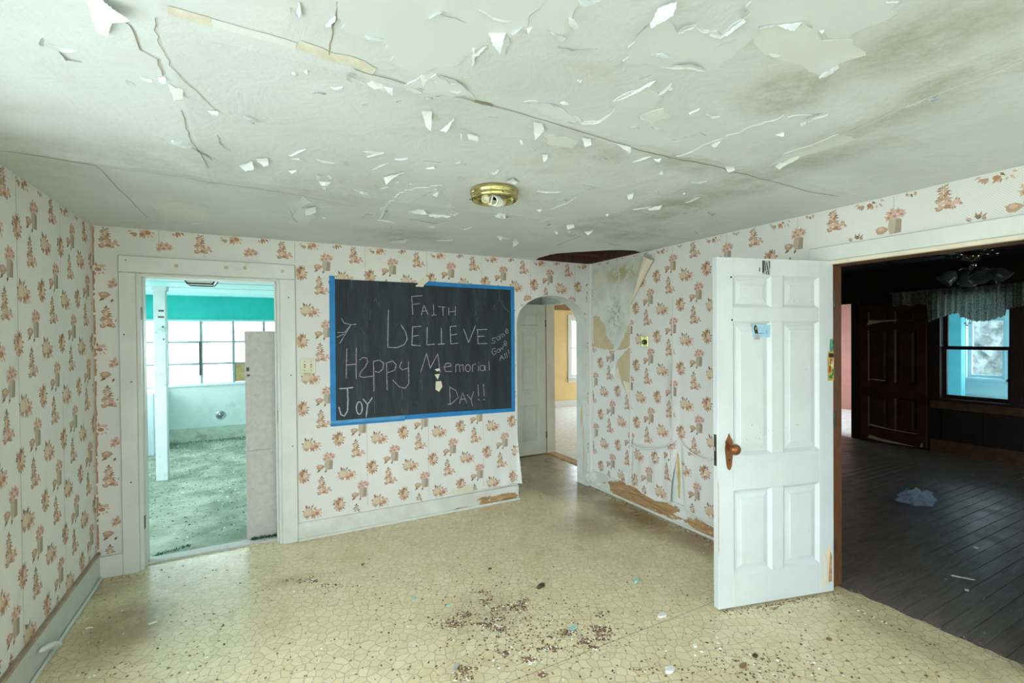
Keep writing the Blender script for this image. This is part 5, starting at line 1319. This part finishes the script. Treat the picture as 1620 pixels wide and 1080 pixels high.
portal((OX + .1, oy1 - .78, (oz0 + oz1) / 2), (PI / 2, 0, PI / 2), 1.24, oz1 - oz0)
quadslab('floor_outer_porch', 'grey_paint', DX1 + .12, OX, .6, 3.75, -.1, -.02, 'painted floor of the outer porch')
quadslab('ceiling_outer_porch', 'outer_white', DX1 + .12, OX + .1, .6, 3.75, 2.3, 2.35, 'white ceiling of the outer porch')
slab_wall('wall_outer_end', lambda u, v, w: (u, .6 - w, v), rect(DX1 + .12, OX, -.1, 2.4), [hole(8.35, 9.4, .5, 2.1)], .05, 'outer_teal', 'siding', 'turquoise end wall of the outer porch with an added opening')  # unseen opening put in to light the outer porch
portal((8.875, .52, 1.3), (PI / 2, 0, 0), 1.05, 1.6)
quadslab('wall_outer_north', 'outer_white', DX1 + .12, OX, 3.70, 3.75, -.1, 2.4, 'white end wall of the outer porch')
pq = onX(1520, 560, 9.35)
po = thing('turquoise_post', (9.35, pq.y + .05, -.02), 'turquoise porch post behind the dark sash window', 'post')
MB().bbox(9.28, 9.42, pq.y - .03, pq.y + .13, -.02, 2.3, .008).build('shaft', 'post_teal', po)
MB().bbox(9.27, 9.43, pq.y + .13, pq.y + .15, -.02, 2.3, .004).build('edge_board', 'outer_white', po)

# lace valance
def vbot(s):                                   # s 0..1 from left end to right end
    return None
yl, yr = onX(1412, 470, 7.93).y, 1.75
n_ = 150; vs = []; fs = []; top = 2.17
for i in range(n_ + 1):
    s = i / n_; y = yl + (yr - yl) * s; px_ = 1412 + (1620 - 1412) * s
    ph = s * 2 * PI * 24; amp = .032 if s > .22 else .006
    x = 7.92 + amp * math.sin(ph) + .012 * math.sin(ph * .37)
    # scalloped bottom: flat at left, swagging lower over the window
    if s < .245: b = 1.97 - .01 * math.sin(s * 60)
    else:
        u = (s - .245) / .755
        b = 1.735 + .10 * abs(math.sin(u * PI * 2.0)) if u < .25 else 1.80 - .075 * math.sin((u - .25) / .35 * PI) if u < .6 else 1.86 - .12 * ((u - .6) / .4) ** 1.5 + .06 * math.sin((u - .6) / .4 * PI)
        b += .012 * math.sin(s * 2 * PI * 55)
    for j in range(9):
        t = j / 8; z = top + (b - top) * t
        vs.append((x * 1 if t > .08 else 7.92 + (x - 7.92) * .4, y, z))
    if i:
        for j in range(8): q = (i - 1) * 9 + j; fs.append((q, q + 1, q + 10, q + 9))
va = thing('lace_valance', (7.92, (yl + yr) / 2, 1.73), 'scalloped grey lace valance above the dark sash window', 'curtain')
MB().add(vs, fs).build('cloth', 'lace_cloth', va, smooth=True)
MB().tube([(7.92, yl + .03, top - .015), (7.92, yr - .1, top - .015)], .010, 10).build('rod', 'lamp_pan', va)
for yy in (yl - .02, yr + .05): MB().bbox(7.915, 8.0, yy - .008, yy + .008, top - .025, top - .005, .002).build('bracket', 'dark_steel', va)
for k, (xx, zz) in enumerate(((1530, 515), (1534, 512), (1527, 512))):
    p = onX(xx, zz, 7.9); MB().lathe([(.012, 0), (.016, .006), (.012, .012)], (p.x, p.y, p.z), 8).build('loose_loop', 'lace', va)

# ceiling fan with tulip lights
fx, fy = 6.13, 1.98
fan = thing('ceiling_fan', (fx, fy, 2.03), 'dark ceiling fan with four tulip glass lights in the unlit room', 'ceiling fan')
MB().lathe([(.001, DH), (.07, DH), (.06, DH - .03), (.015, DH - .05), (.015, 2.42)], (fx, fy, 0), 20).build('downrod', 'black_metal', fan, smooth=True)
MB().lathe([(.015, 2.44), (.10, 2.42), (.115, 2.38), (.10, 2.345), (.05, 2.33)], (fx, fy, 0), 24).build('motor', 'black_metal', fan, smooth=True)
MB().lathe([(.05, 2.335), (.052, 2.32), (.035, 2.305), (.02, 2.30)], (fx, fy, 0), 20).build('brass_collar', 'brass', fan, smooth=True)
for k in range(5):
    a = .35 + 2 * PI * k / 5; c_, s_ = math.cos(a), math.sin(a)
    R4 = Matrix.Translation((fx, fy, 2.355)) @ Matrix.Rotation(a, 4, 'Z') @ Matrix.Rotation(.18, 4, 'X')
    m = MB(); m.prism([R4 @ Vector(q) for q in ((.17, -.045, 0), (.35, -.065, 0), (.60, -.07, 0), (.65, -.05, 0), (.66, 0, 0), (.65, .05, 0), (.60, .07, 0), (.35, .065, 0), (.17, .045, 0))], (0, 0, .008))
    m.build('blade', 'dark_blade', fan)
    m = MB(); m.tube([(fx + .08 * c_, fy + .08 * s_, 2.345), (fx + .14 * c_, fy + .14 * s_, 2.335), (fx + .21 * c_, fy + .21 * s_, 2.352)], .008, 8); m.build('blade_arm', 'chrome', fan, smooth=True)
MB().tube([(fx, fy, 2.31), (fx, fy, 2.19)], [.018, .03], 14).build('light_stem', 'chrome', fan, smooth=True)
for k in range(4):
    a = .5 + 2 * PI * k / 4; c_, s_ = math.cos(a), math.sin(a)
    MB().tube([(fx, fy, 2.21), (fx + .08 * c_, fy + .08 * s_, 2.215), (fx + .13 * c_, fy + .13 * s_, 2.185)], .008, 8).build('light_arm', 'chrome', fan, smooth=True)
    Rm = Matrix.Rotation(a, 3, 'Z') @ Matrix.Rotation(-.75, 3, 'Y')
    m = MB(); prof = [(.018, .0), (.03, -.01), (.055, -.035), (.066, -.07), (.062, -.10), (.078, -.125), (.082, -.135), (.076, -.128), (.056, -.1), (.06, -.07), (.05, -.035), (.02, -.01)]
    m.lathe(prof, (fx + .13 * c_, fy + .13 * s_, 2.19), 20, Rm); shd = m.build('tulip_shade', 'tulip_glass', fan, smooth=True)
    MB().lathe([(.022, .012), (.022, -.012)], (fx + .13 * c_, fy + .13 * s_, 2.19), 14, Rm).build('socket', 'chrome', shd, smooth=True)

# crumpled plastic bag
p = onZ(1450, 797, -.006)
bm = bmesh.new(); bmesh.ops.create_icosphere(bm, subdivisions=4, radius=1); vs = []
for v in bm.verts:
    nn = v.co * (1 + .55 * noise.noise(v.co * 2.3 + Vector((3, 1, 2))) + .25 * noise.noise(v.co * 6.1))
    c_, s_ = math.cos(.9), math.sin(.9); x, y = nn.x * .13, nn.y * .065
    vs.append((p.x + x * c_ + y * s_, p.y - x * s_ + y * c_, max(-.0055, -.006 + .045 + nn.z * .085)))
m = MB(); m.add(vs, [[v.index for v in f.verts] for f in bm.faces]); bm.free()
tag(m.build('plastic_bag', 'bag_blue'), 'crumpled pale blue plastic bag on the dark floorboards', 'plastic bag')
def bit(name, c, s, mat, label, group, cat, h=.006, an=0.0, el=2.0, seed=0):
    """small irregular thin fragment lying on the floor"""
    rr = random.Random(seed); n = 7; vs = []
    for k in range(n):
        a = 2 * PI * k / n; q = rr.uniform(.6, 1.0); x, y = s * el * q * math.cos(a), s * q * math.sin(a)
        vs.append((c[0] + x * math.cos(an) - y * math.sin(an), c[1] + x * math.sin(an) + y * math.cos(an), c[2] + rr.uniform(0, h * .5)))
    m = MB(); top = [(x, y, z + h) for x, y, z in vs]
    m.add(vs + top, [tuple(range(n - 1, -1, -1)), tuple(range(n, 2 * n))] + [(k, (k + 1) % n, (k + 1) % n + n, k + n) for k in range(n)])
    return tag(m.build(name, mat), label, cat, group)
p = onZ(1544, 867, -.006); bit('paint_chip', p, .018, 'chip_white', 'round white chip on the dark floorboards behind the splinter', None, 'paint chip', .008, 0, 1.1, 1)
p = onZ(1530, 934, -.006); bit('paint_chip', p, .012, 'chip_white', 'small white chip on dark floorboards nearest the threshold', None, 'paint chip', .006, 0, 1.2, 2)
p = onZ(1523, 914, -.006); bit('wood_splinter', p, .005, 'chip_white', 'long pale splinter lying on the dark floorboards', None, 'splinter', .005, -1.05, 17, 3)
scatter('board_grit', 620, lambda r: (3.205 + abs(r.gauss(0, .02)), r.uniform(.84, 1.64)) if r.random() < .4 else ((lambda q: (q.x, q.y))(onZ(1345 + 275 * r.random(), 900 + 150 * r.random() ** .8, -.006)) if True else 0), lambda x, y: -.007, (.002, .007), ['chip_white', 'crumb_dark', 'leaf_tan'], 'fine pale grit on the dark boards near the threshold', 'grit', seed=31)

# ================================================================== chalkboard
cbd = thing('chalkboard', (onY(667, 560, YB).x, YB, .86), 'black chalkboard edged in blue tape with pastel chalk lettering', 'chalkboard')
BY = YB - .0045
def bpoly(px, y, mat, name, th=.001, parent=cbd, jag=0):
    q = [onY(a, b, YB) for a, b in px]
    if jag:
        d = dens([(a.x, a.z) for a in q], .02, jag); q = [Vector((a.x, YB, a.y)) for a in d]
    m = MB(); V, T = cdt([[(a.x, a.z) for a in q]]); pl_ = [(a.x, a.z) for a in q]
    T = [t for t in T if inside((V[t[0]] + V[t[1]] + V[t[2]]) / 3, pl_)]
    m.add([(a.x, y - th, a.y) for a in V], T)
    n = len(q); m.add([(a.x, y - th, a.z) for a in q] + [(a.x, y, a.z) for a in q], [(i, (i + 1) % n, (i + 1) % n + n, i + n) for i in range(n)])
    return m.build(name, mat, parent)
bpoly([(525, 441), (812, 455), (812.5, 650), (525, 672)], BY + .002, 'slate', 'board', .003)
tL = bpoly([(520.5, 436), (529.5, 436.5), (531.5, 672), (523, 674)], BY, 'blue_tape', 'tape_strip', .0022)
bpoly([(519.5, 444), (524, 443), (525, 450), (520, 449)], BY, 'blue_tape', 'tape_strip', .004)
bpoly([(671.5, 447.5), (676, 445), (812, 453.5), (812.5, 459), (740, 455), (672, 451.5)], BY, 'blue_tape', 'tape_strip', .0024)
bpoly([(807.5, 453.5), (813, 454), (814.5, 650), (809, 650.5)], BY, 'blue_tape', 'tape_strip', .0027)
bpoly([(523, 665.5), (640, 656.5), (640, 662.5), (523, 674)], BY, 'blue_tape_pale', 'tape_strip', .0029)
bpoly([(640, 656.5), (700, 652), (814, 645), (814, 650.5), (640, 663.5)], BY, 'blue_tape', 'tape_strip', .0029)
bpoly([(523, 670), (640, 661.5), (640, 665), (523, 674.5)], BY, 'blue_tape', 'tape_strip', .0031)
bpoly([(656.5, 453), (664, 446), (669, 439), (677, 438), (679, 443), (672, 449), (669, 454), (660, 453.5)], BY, 'cream_paper', 'torn_patch', .0030, jag=.002)
cq = lambda x, y: (460 + x / 3.1775, 360 + y / 3.1765)
bpoly([cq(*q) for q in ((722, 712), (745, 706), (748, 718), (735, 722))], BY, 'cream_paper', 'chipped_spot', .0030, jag=.001)
bpoly([cq(*q) for q in ((722, 738), (748, 734), (738, 764))], BY, 'cream_paper', 'chipped_spot', .0030, jag=.001)
bpoly([cq(*q) for q in ((728, 772), (755, 770), (761, 798), (744, 824), (726, 812))], BY, 'cream_paper', 'chipped_spot', .0030, jag=.001)
def circ(cx, cy, rx, ry, a0=0, a1=2 * PI, n=12): return [(cx + rx * math.cos(a0 + (a1 - a0) * k / n), cy + ry * math.sin(a0 + (a1 - a0) * k / n)) for k in range(n + 1)]
CHALK = {
 'faith': ('chalk_pink', .009, [[(607, 345), (612, 437)], [(606, 346), (660, 342)], [(610, 386), (646, 382)], [(655, 440), (668, 388), (690, 438)], [(660, 420), (685, 417)], [(716, 385), (718, 440)], [(706, 441), (732, 438)], [(740, 396), (776, 400)], [(763, 398), (765, 441)], [(793, 402), (793, 440)], [(826, 396), (826, 443)], [(793, 424), (826, 420)]]),
 'believe': ('chalk_white', .008, [[(490, 415), (488, 520), (487, 601), (530, 603), (570, 588), (585, 560), (575, 520), (552, 488)], [(612, 500), (608, 590)], [(610, 499), (656, 495)], [(611, 545), (642, 541)], [(606, 590), (652, 593)], [(685, 500), (683, 588), (722, 585)], [(756, 505), (756, 585)], [(738, 586), (774, 583)], [(800, 498), (803, 584)], [(800, 497), (832, 494)], [(802, 540), (834, 535)], [(803, 584), (840, 580)], [(868, 508), (893, 577), (928, 490)], [(938, 513), (940, 583)], [(933, 513), (987, 511)], [(938, 546), (972, 545)], [(940, 583), (987, 582)]]),
 'happy': ('chalk_pink', .009, [[(281, 606), (278, 757)], [(328, 603), (328, 759)], [(280, 690), (328, 685)], [(343, 666), (362, 652), (382, 655), (386, 676), (370, 705), (350, 726), (344, 746), (362, 752), (412, 745)], [(415, 668), (418, 822)], [(417, 672), (445, 665), (466, 680), (462, 710), (442, 726), (420, 722)], [(480, 678), (484, 817)], [(480, 680), (510, 670), (530, 688), (522, 715), (486, 729)], [(556, 672), (546, 700), (562, 715), (588, 704)], [(590, 672), (593, 782), (575, 806), (545, 800), (511, 764)]]),
 'memorial': ('chalk_pink', .009, [[(652, 727), (682, 630), (700, 706), (738, 633), (750, 727)], [(770, 700), (806, 695), (800, 681), (780, 681), (769, 700), (778, 723), (810, 722)], [(828, 727), (828, 690), (845, 685), (850, 724)], [(850, 692), (864, 688), (867, 724)], circ(889, 705, 13, 18), [(912, 722), (912, 690), (930, 684)], [(942, 720), (942, 692)], [(941, 680), (943, 676)], circ(962, 705, 12, 14), [(975, 690), (977, 720)], [(994, 670), (998, 717)]]),
 'day': ('chalk_pink', .008, [[(798, 798), (800, 886)], [(795, 800), (830, 818), (841, 853), (802, 888), (788, 886)], [(847, 882), (862, 828), (884, 880)], [(853, 862), (879, 860)], [(884, 838), (905, 862)], [(919, 823), (905, 862), (913, 897)], [(940, 788), (943, 846)], [(941, 860), (947, 866), (941, 866)], [(967, 784), (971, 846)], [(968, 860), (974, 866), (968, 866)]]),
 'joy': ('chalk_white', .013, [[(245, 809), (313, 803)], [(285, 805), (287, 870), (285, 918), (270, 946), (252, 938), (241, 900)], circ(344, 905, 15, 32), [(362, 860), (386, 888)], [(409, 853), (386, 888), (378, 952)]]),
 'some': ('chalk_white', .005, [[(1031, 552), (1012, 556), (1012, 566), (1026, 570), (1022, 581), (1007, 580)], circ(1042, 555, 8, 10), [(1055, 560), (1050, 540), (1059, 535), (1064, 552)], [(1060, 536), (1069, 531), (1073, 545)], [(1078, 528), (1092, 518), (1086, 508), (1077, 520), (1083, 533), (1094, 526)]]),
 'gave': ('chalk_white', .006, [[(1028, 606), (1014, 608), (1009, 625), (1018, 640), (1030, 634), (1030, 620), (1020, 622)], circ(1043, 618, 7, 9), [(1049, 606), (1053, 622)], [(1054, 600), (1062, 614), (1068, 588)], [(1072, 588), (1084, 578), (1078, 566), (1071, 578), (1076, 594), (1086, 588)]]),
 'all': ('chalk_white', .006, [[(1048, 668), (1057, 640), (1070, 662)], [(1052, 656), (1065, 652)], [(1073, 632), (1079, 658)], [(1082, 626), (1088, 654)], [(1091, 612), (1097, 636)], [(1098, 644), (1100, 647)]]),
 'arrow': ('chalk_white', .006, [[(301, 489), (245, 582)], [(229, 552), (266, 534)], [(233, 526), (270, 526), (301, 489)], [(255, 455), (265, 478), (300, 487), (330, 486)]]),
 'marks': ('chalk_faint', .005, [[(400, 410), (397, 462)], [(415, 372), (428, 352), (430, 380)], [(1043, 318), (1050, 360), (1072, 400), (1100, 428), (1102, 460)], [(925, 415), (928, 438)], [(1012, 412), (1022, 388), (1028, 410)], [(354, 505), (368, 535)], [(556, 800), (560, 860)], [(418, 822), (421, 932)], [(350, 835), (348, 862)], [(555, 905), (558, 930)], [(640, 885), (643, 889)], [(648, 766), (655, 776)], [(628, 880), (636, 878)], [(962, 415), (968, 412)], [(320, 480), (322, 500)], [(1079, 484), (1082, 488)]])}
NMS = {'faith': 'chalk_word', 'marks': 'chalk_smudge', 'arrow': 'chalk_arrow'}
rc = random.Random(4)
_mk = CHALK.pop('marks')
CHALK = [(k, v) for k, v in CHALK.items()] + [('marks', (_mk[0], _mk[1], [st])) for st in _mk[2]]
for key, (mt, wd, strokes) in CHALK:
    m = MB(); wd *= .85
    for st in strokes:
        P = [onY(*cq(*q), YB) for q in st]; P = [Vector((a.x, a.z)) for a in P]
        D = []
        for a, b in zip(P, P[1:]):
            k = max(1, int((b - a).length / .012)); D += [a.lerp(b, i / k) for i in range(k)]
        D.append(P[-1]); vs = []
        for i, a in enumerate(D):
            t = D[min(i + 1, len(D) - 1)] - D[max(i - 1, 0)]; nn = Vector((-t.y, t.x)).normalized() if t.length > 1e-6 else Vector((0, 1))
            h1, h2 = wd / 2 * rc.uniform(.55, 1.1), wd / 2 * rc.uniform(.55, 1.1)
            vs += [(a.x + nn.x * h1, BY - .0014, a.y + nn.y * h1), (a.x - nn.x * h2, BY - .0014, a.y - nn.y * h2)]
        m.add(vs, [(2 * i, 2 * i + 1, 2 * i + 3, 2 * i + 2) for i in range(len(D) - 1) ])
    m.build(NMS.get(key, 'chalk_word'), mt, cbd)

# switch plate and doorbell box
p = onY(487, 578.5, YB)
sw = thing('switch_plate', (p.x, YB - .003, p.z - .06), 'ivory double switch plate between doorway and chalkboard', 'switch plate')
sw_m = MB().bbox(p.x - .057, p.x + .057, YB - .009, YB - .002, p.z - .058, p.z + .058, .003); plt_ = sw_m.build('plate', 'ivory', sw)
for dx in (-.023, .023):
    MB().bbox(p.x + dx - .006, p.x + dx + .006, YB - .011, YB - .008, p.z - .014, p.z + .014, .001).build('slot', 'leaf_tan', sw)
    MB().bbox(p.x + dx - .004, p.x + dx + .004, YB - .02, YB - .009, p.z - .008, p.z + .006, .001).build('toggle', 'ivory', sw)
    for dz in (-.035, .035): MB().lathe([(.004, .001), (.001, .0015)], (p.x + dx, YB - .009, p.z + dz), 8, Matrix.Rotation(PI / 2, 3, 'X')).build('screw', 'dark_steel', plt_)
p = onX(1021, 540, XR)
th_ = thing('brass_wall_box', (XR - .003, p.y, p.z - .05), 'small brass wall box with a dark round dial on the papered wall', 'wall fitting')
MB().bbox(XR - .012, XR - .002, p.y - .042, p.y + .042, p.z - .048, p.z + .05, .003).build('plate', 'brass', th_)
Ry = Matrix.Rotation(-PI / 2, 3, 'Y')
MB().lathe([(.024, 0), (.022, .012), (.012, .016), (.001, .016)], (XR - .012, p.y, p.z - .006), 18, Ry).build('dial', 'slot_dark', th_, smooth=True)
MB().lathe([(.010, .0), (.008, .004), (.001, .005)], (XR - .028, p.y, p.z - .006), 12, Ry).build('dial_cap', 'brass', th_)
for dz in (-.036, .038): MB().lathe([(.004, .001), (.001, .0015)], (XR - .012, p.y, p.z + dz), 8, Ry).build('screw', 'dark_steel', th_)

# ================================================================== ceiling light
pc = onZ(782, 303, H - .012); cx, cy = pc.x, pc.y
ll = thing('ceiling_light', (cx, cy, H - .10), 'brass ring ceiling light with bare spiral bulb and missing globe', 'ceiling light')
zt = H - .006
MB().lathe([(.118, zt), (.124, zt - .006), (.124, zt - .022), (.118, zt - .026), (.121, zt - .032), (.121, zt - .046), (.116, zt - .052), (.108, zt - .052), (.106, zt - .012)], (cx, cy, 0), 48).build('brass_ring', 'brass', ll, smooth=True)
MB().lathe([(.107, zt - .018), (.05, zt - .012), (.001, zt - .012)], (cx, cy, 0), 36).build('pan', 'lamp_pan', ll, smooth=True)
tocam = Vector((CAM.x - cx, CAM.y - cy, 0)).normalized(); side = Vector((-tocam.y, tocam.x, 0))
def at(s, t, z): return Vector((cx, cy, 0)) - side * s * -1 + tocam * t + Vector((0, 0, z))
# spiral bulb, lying sideways, coil end towards the viewer
b0 = Vector((cx, cy, zt - .052)) + side * .022 - tocam * .02; ax = (tocam * .86 - side * .5 + Vector((0, 0, -.12))).normalized()
e1 = ax.cross(Vector((0, 0, 1))).normalized(); e2 = ax.cross(e1)
MB_base = MB().tube([b0 - ax * .05, b0 - ax * .01], [.017, .021], 16)
pts = [b0 + ax * (.07 * k / 60) + (e1 * math.cos(k * 2 * PI * 3.2 / 60) + e2 * math.sin(k * 2 * PI * 3.2 / 60)) * .024 for k in range(61)]
pts += [pts[-1].lerp(b0 + ax * .072, .5), b0 + ax * .072 - (pts[-1] - b0 - ax * .07) * .8]
blb = MB().tube(pts, .0048, 8).build('spiral_bulb', 'bulb_glass', ll, smooth=True); MB_base.build('bulb_base', 'bulb_glass', blb, smooth=True)
s0_ = Vector((cx, cy, zt - .05)) + side * -.045 + tocam * .03
ax2 = (tocam * .9 + Vector((0, 0, -.35))).normalized()
R3 = ax2.to_track_quat('Z', 'Y').to_matrix()
MB().lathe([(.019, -.03), (.021, .0), (.021, .018), (.016, .020), (.012, .008), (.001, .008)], s0_, 18, R3).build('lamp_socket', 'bulb_yellow', ll, smooth=True)
MB().tube([s0_ + Vector((0, 0, .02)), s0_ + Vector((0, 0, .045))], .006, 8).build('socket_stem', 'lamp_pan', ll)
for a in (.4, 2.5, 4.6): MB().tube([(cx + .118 * math.cos(a), cy + .118 * math.sin(a), zt - .04), (cx + .132 * math.cos(a), cy + .132 * math.sin(a), zt - .04)], .003, 6).build('set_screw', 'dark_steel', ll)
m = MB(); m.bbox(-.016, .016, -.001, .001, -.02, .0, .0005, Matrix.Translation((cx, cy, zt - .03)) @ Matrix.Rotation(.5, 4, 'Z')).build('hanging_bracket', 'dark_steel', ll)

# ================================================================== things on the floor
# white foam-like scrap against the left skirting
p = onZ(84, 1008, .02)
bm = bmesh.new(); bmesh.ops.create_icosphere(bm, subdivisions=3, radius=1); vs = []
q0 = onX(62, 1003, XL + .045); q1 = onX(97, 994, XL + .055); q0.z = max(q0.z, .03); ax = (q1 - q0)
for v in bm.verts:
    t = (v.co.x + 1) / 2; thick = .020 * (.75 + .5 * abs(t - .35)) * (1 + .25 * noise.noise(v.co * 2))
    c = q0.lerp(q1, t) + Vector((0, 0, .012 * math.sin(t * PI)))
    vs.append(c + Vector((v.co.y * .018, 0, 0)) + Vector((0, 0, 1)) * v.co.z * thick)
lo = min(v.z for v in vs); vs = [v - Vector((0, 0, lo - .021)) if lo < .021 else v for v in vs]
m = MB(); m.add(vs, [[v.index for v in f.verts] for f in bm.faces]); bm.free()
m.v = [v - Vector((0, 0, min(q.z for q in m.v) - .0205)) for v in m.v]
tag(m.build('foam_scrap', 'chip_white', smooth=True), 'bone-shaped white scrap lying on the left skirting moulding', 'scrap')
# single pieces
SING = [((1478, 0), None)]
LB = [(574, 893, .012, 'leaf_tan', 'brown curled chip alone on the open middle floor', 'chip', 'brown_chip', 1.7, .8), (242, 986, .006, 'chip_white', 'thin white splinter on the floor below the porch doorway', 'splinter', 'white_splinter', 4.5, .2),
      (141, 994, .004, 'chip_white', 'thinnest white sliver near the left skirting board', 'splinter', 'white_splinter', 5, .1), (1060, 1062, .024, 'chip_white', 'jagged white paint chip at the bottom edge of the floor', 'paint chip', 'paint_chip', 1.7, .3),
      (1006, 813, .035, 'leaf_tan', 'crumpled brown leaf on the stained floor near right wall', 'leaf', 'dead_leaf', 1.3, .4), (1007, 920, .022, 'chip_aqua', 'pale aqua paint chip alone left of the white door', 'paint chip', 'paint_chip', 1.4, .6),
      (855, 929, .02, 'crumb_dark', 'dark curled leaf fragment behind the brown crumb patch', 'leaf', 'leaf_fragment', 2.2, .4), (775, 900, .014, 'crumb_dark', 'small dark clump furthest back on the middle floor', 'clump', 'dirt_clump', 1.2, 0),
      (907, 994, .018, 'chip_aqua', 'pale aqua chip amid the right crumb patch', 'paint chip', 'paint_chip', 1.5, .2), (709, 958, .012, 'chip_aqua', 'pale aqua chip at the left edge of the crumb patch', 'paint chip', 'paint_chip', 1.5, .2),
      (655, 946, .012, 'chip_aqua', 'pale aqua chip left of all the crumbs', 'paint chip', 'paint_chip', 1.6, .9), (722, 1055, .012, 'sticker_grey', 'grey screw-like sliver below the left crumb patch', 'sliver', 'metal_sliver', 3, .7),
      (1048, 975, .02, 'chip_white', 'pale smear of white flakes left of the open door', 'paint chip', 'paint_chip', 1.6, .0), (1195, 1038, .014, 'crumb_dark', 'dark brown flake in front of the open door', 'flake', 'brown_flake', 1.3, .5),
      (1176, 1054, .016, 'leaf_tan', 'tan flake near the bottom edge right of centre', 'flake', 'brown_flake', 2.2, .2), (1312, 1012, .012, 'leaf_tan', 'reddish brown flake before the dark room threshold', 'flake', 'brown_flake', 1.8, -.4), (1100, 1022, .012, 'chip_white', 'white paint chip on the floor below the door bottom edge', 'paint chip', 'paint_chip', 1.3, .4)]
for i, (x, y, s, mt, lb, ct, nm, el, an) in enumerate(LB): bit(nm, onZ(x, y, 0), s, mt, lb, None, ct, .006 if s < .02 else .012, an, el, i + 40)
CL = [(722, 985, 24, 8, 130), (735, 972, 14, 6, 60), (770, 950, 10, 5, 60), (765, 937, 10, 3, 30), (784, 965, 10, 8, 50), (812, 962, 20, 6, 100), (825, 952, 10, 6, 60), (768, 988, 14, 4, 70), (790, 995, 12, 5, 60), (785, 978, 14, 4, 50),
      (900, 1000, 14, 6, 80), (948, 995, 14, 6, 100), (952, 1008, 10, 5, 60), (925, 1014, 14, 5, 60), (940, 1024, 8, 4, 40), (870, 1026, 16, 4, 60), (838, 1044, 12, 4, 50), (798, 1034, 6, 4, 30), (735, 1065, 14, 12, 70), (860, 1066, 10, 4, 30), (950, 972, 8, 5, 20), (830, 1000, 90, 45, 330), (760, 930, 120, 40, 110), (480, 918, 30, 3, 50), (520, 926, 22, 3, 30)]
tot = sum(c[4] for c in CL)
def crumb_reg(r):
    k = r.randrange(tot); 
    for cx_, cy_, sx_, sy_, n in CL:
        if k < n: break
        k -= n
    q = onZ(cx_ + r.gauss(0, sx_ * .6), min(1076, cy_ + r.gauss(0, sy_ * .6)), 0); return q.x, q.y
q0d = onZ(1139, 966, 0)
def floor_reg(r):
    k = r.random()
    if k < .60: return crumb_reg(r)
    if k < .82: q = onZ(120 + 1400 * r.random(), 830 + 245 * r.random() ** .6, 0); return min(q.x, 3.0), min(q.y, 4.0)
    if k < .90: return XR - .045 - abs(r.gauss(0, .03)), r.uniform(1.85, 3.95)
    if k < .95:
        t = r.random(); q = Vector((hx, hy, 0)).lerp(Vector((q0d.x, q0d.y, 0)), t); return q.x + r.gauss(0, .02), q.y - .005 - abs(r.gauss(0, .03))
    q = onZ(1190 + r.gauss(0, 70), 1055 + r.gauss(0, 14), 0); return q.x, q.y
scatter('floor_litter', 4600, floor_reg, lambda x, y: -.0005, (.003, .012), ['crumb_brown', 'crumb_dark', 'leaf_tan', 'crumb_brown', 'crumb_brown', 'chip_white'], 'brown crumbs, broken leaf and paint specks strewn on the vinyl floor', 'litter', seed=2)

# ================================================================== outdoors
g = MB(); g.add([(-60, -60, -.6), (70, -60, -.6), (70, 70, -.6), (-60, 70, -.6)], [(0, 1, 2, 3)])
struct(g.build('ground', 'outdoor_ground'), 'pale ground outside the windows that bounces light indoors')  # ground tone kept pale so it throws daylight up at the ceiling
def tree(x, y, h, seed, label):
    r = random.Random(seed); t = thing('bare_tree', (x, y, -.6), label, 'tree', 'bare trees outside the porch windows')
    m = MB(); m.tube([(x, y, -.6), (x + .1, y, h * .3), (x, y + .1, h * .6), (x + .15, y, h)], [.16, .12, .08, .02], 8); m.build('trunk', 'bark', t, smooth=True)
    m = MB()
    for k in range(46):
        z = r.uniform(.6, h * .95); a = r.uniform(0, 2 * PI); l_ = r.uniform(.6, 2.2) * (1.1 - z / h * .6)
        p0 = Vector((x, y, z)); p1 = p0 + Vector((math.cos(a) * l_ * .5, math.sin(a) * l_ * .5, l_ * .25)); p2 = p0 + Vector((math.cos(a) * l_, math.sin(a) * l_, l_ * .7))
        m.tube([p0, p1, p2], [.04, .025, .006], 5, False)
        for _ in range(3):
            b = p0.lerp(p2, r.uniform(.4, 1)); d = Vector((r.uniform(-.5, .5), r.uniform(-.5, .5), r.uniform(.1, .6))); m.tube([b, b + d * .5, b + d], [.012, .008, .003], 4, False)
    m.build('branches', 'bark', t)
tree(-2.3, 22, 6.5, 3, 'bare grey tree outside the porch window grid')
def bush(x, y, z, rx, rz, seed, label):
    bm = bmesh.new(); bmesh.ops.create_icosphere(bm, subdivisions=5, radius=1); vs = []
    for v in bm.verts:
        d = 1 + .35 * noise.noise(v.co * 2.2 + Vector((seed, 0, 0))) + .22 * noise.noise(v.co * 6 + Vector((seed, 3, 0))) + .12 * noise.noise(v.co * 13)
        vs.append((x + v.co.x * rx * d, y + v.co.y * rx * d, z + max(-1, v.co.z * d) * rz))
    m = MB(); m.add(vs, [[v.index for v in f.verts] for f in bm.faces]); bm.free()
    return tag(m.build('hedge_tree', 'foliage', smooth=False), label, 'tree', 'grey-green trees outside the turquoise porch')
for k, (x, y, rx, rz, lb) in enumerate(((22, 6.2, 2.2, 3.2, 'grey-green tree left of the view through the outer window'), (27, 14.0, 2.8, 3.9, 'grey-green tree further left outside the outer window'), (24, -1.5, 2.4, 3.6, 'grey-green tree right of the view through the outer window'))):
    bush(x, y, rz * .8 - .6, rx, rz, k * 5 + 1, lb)
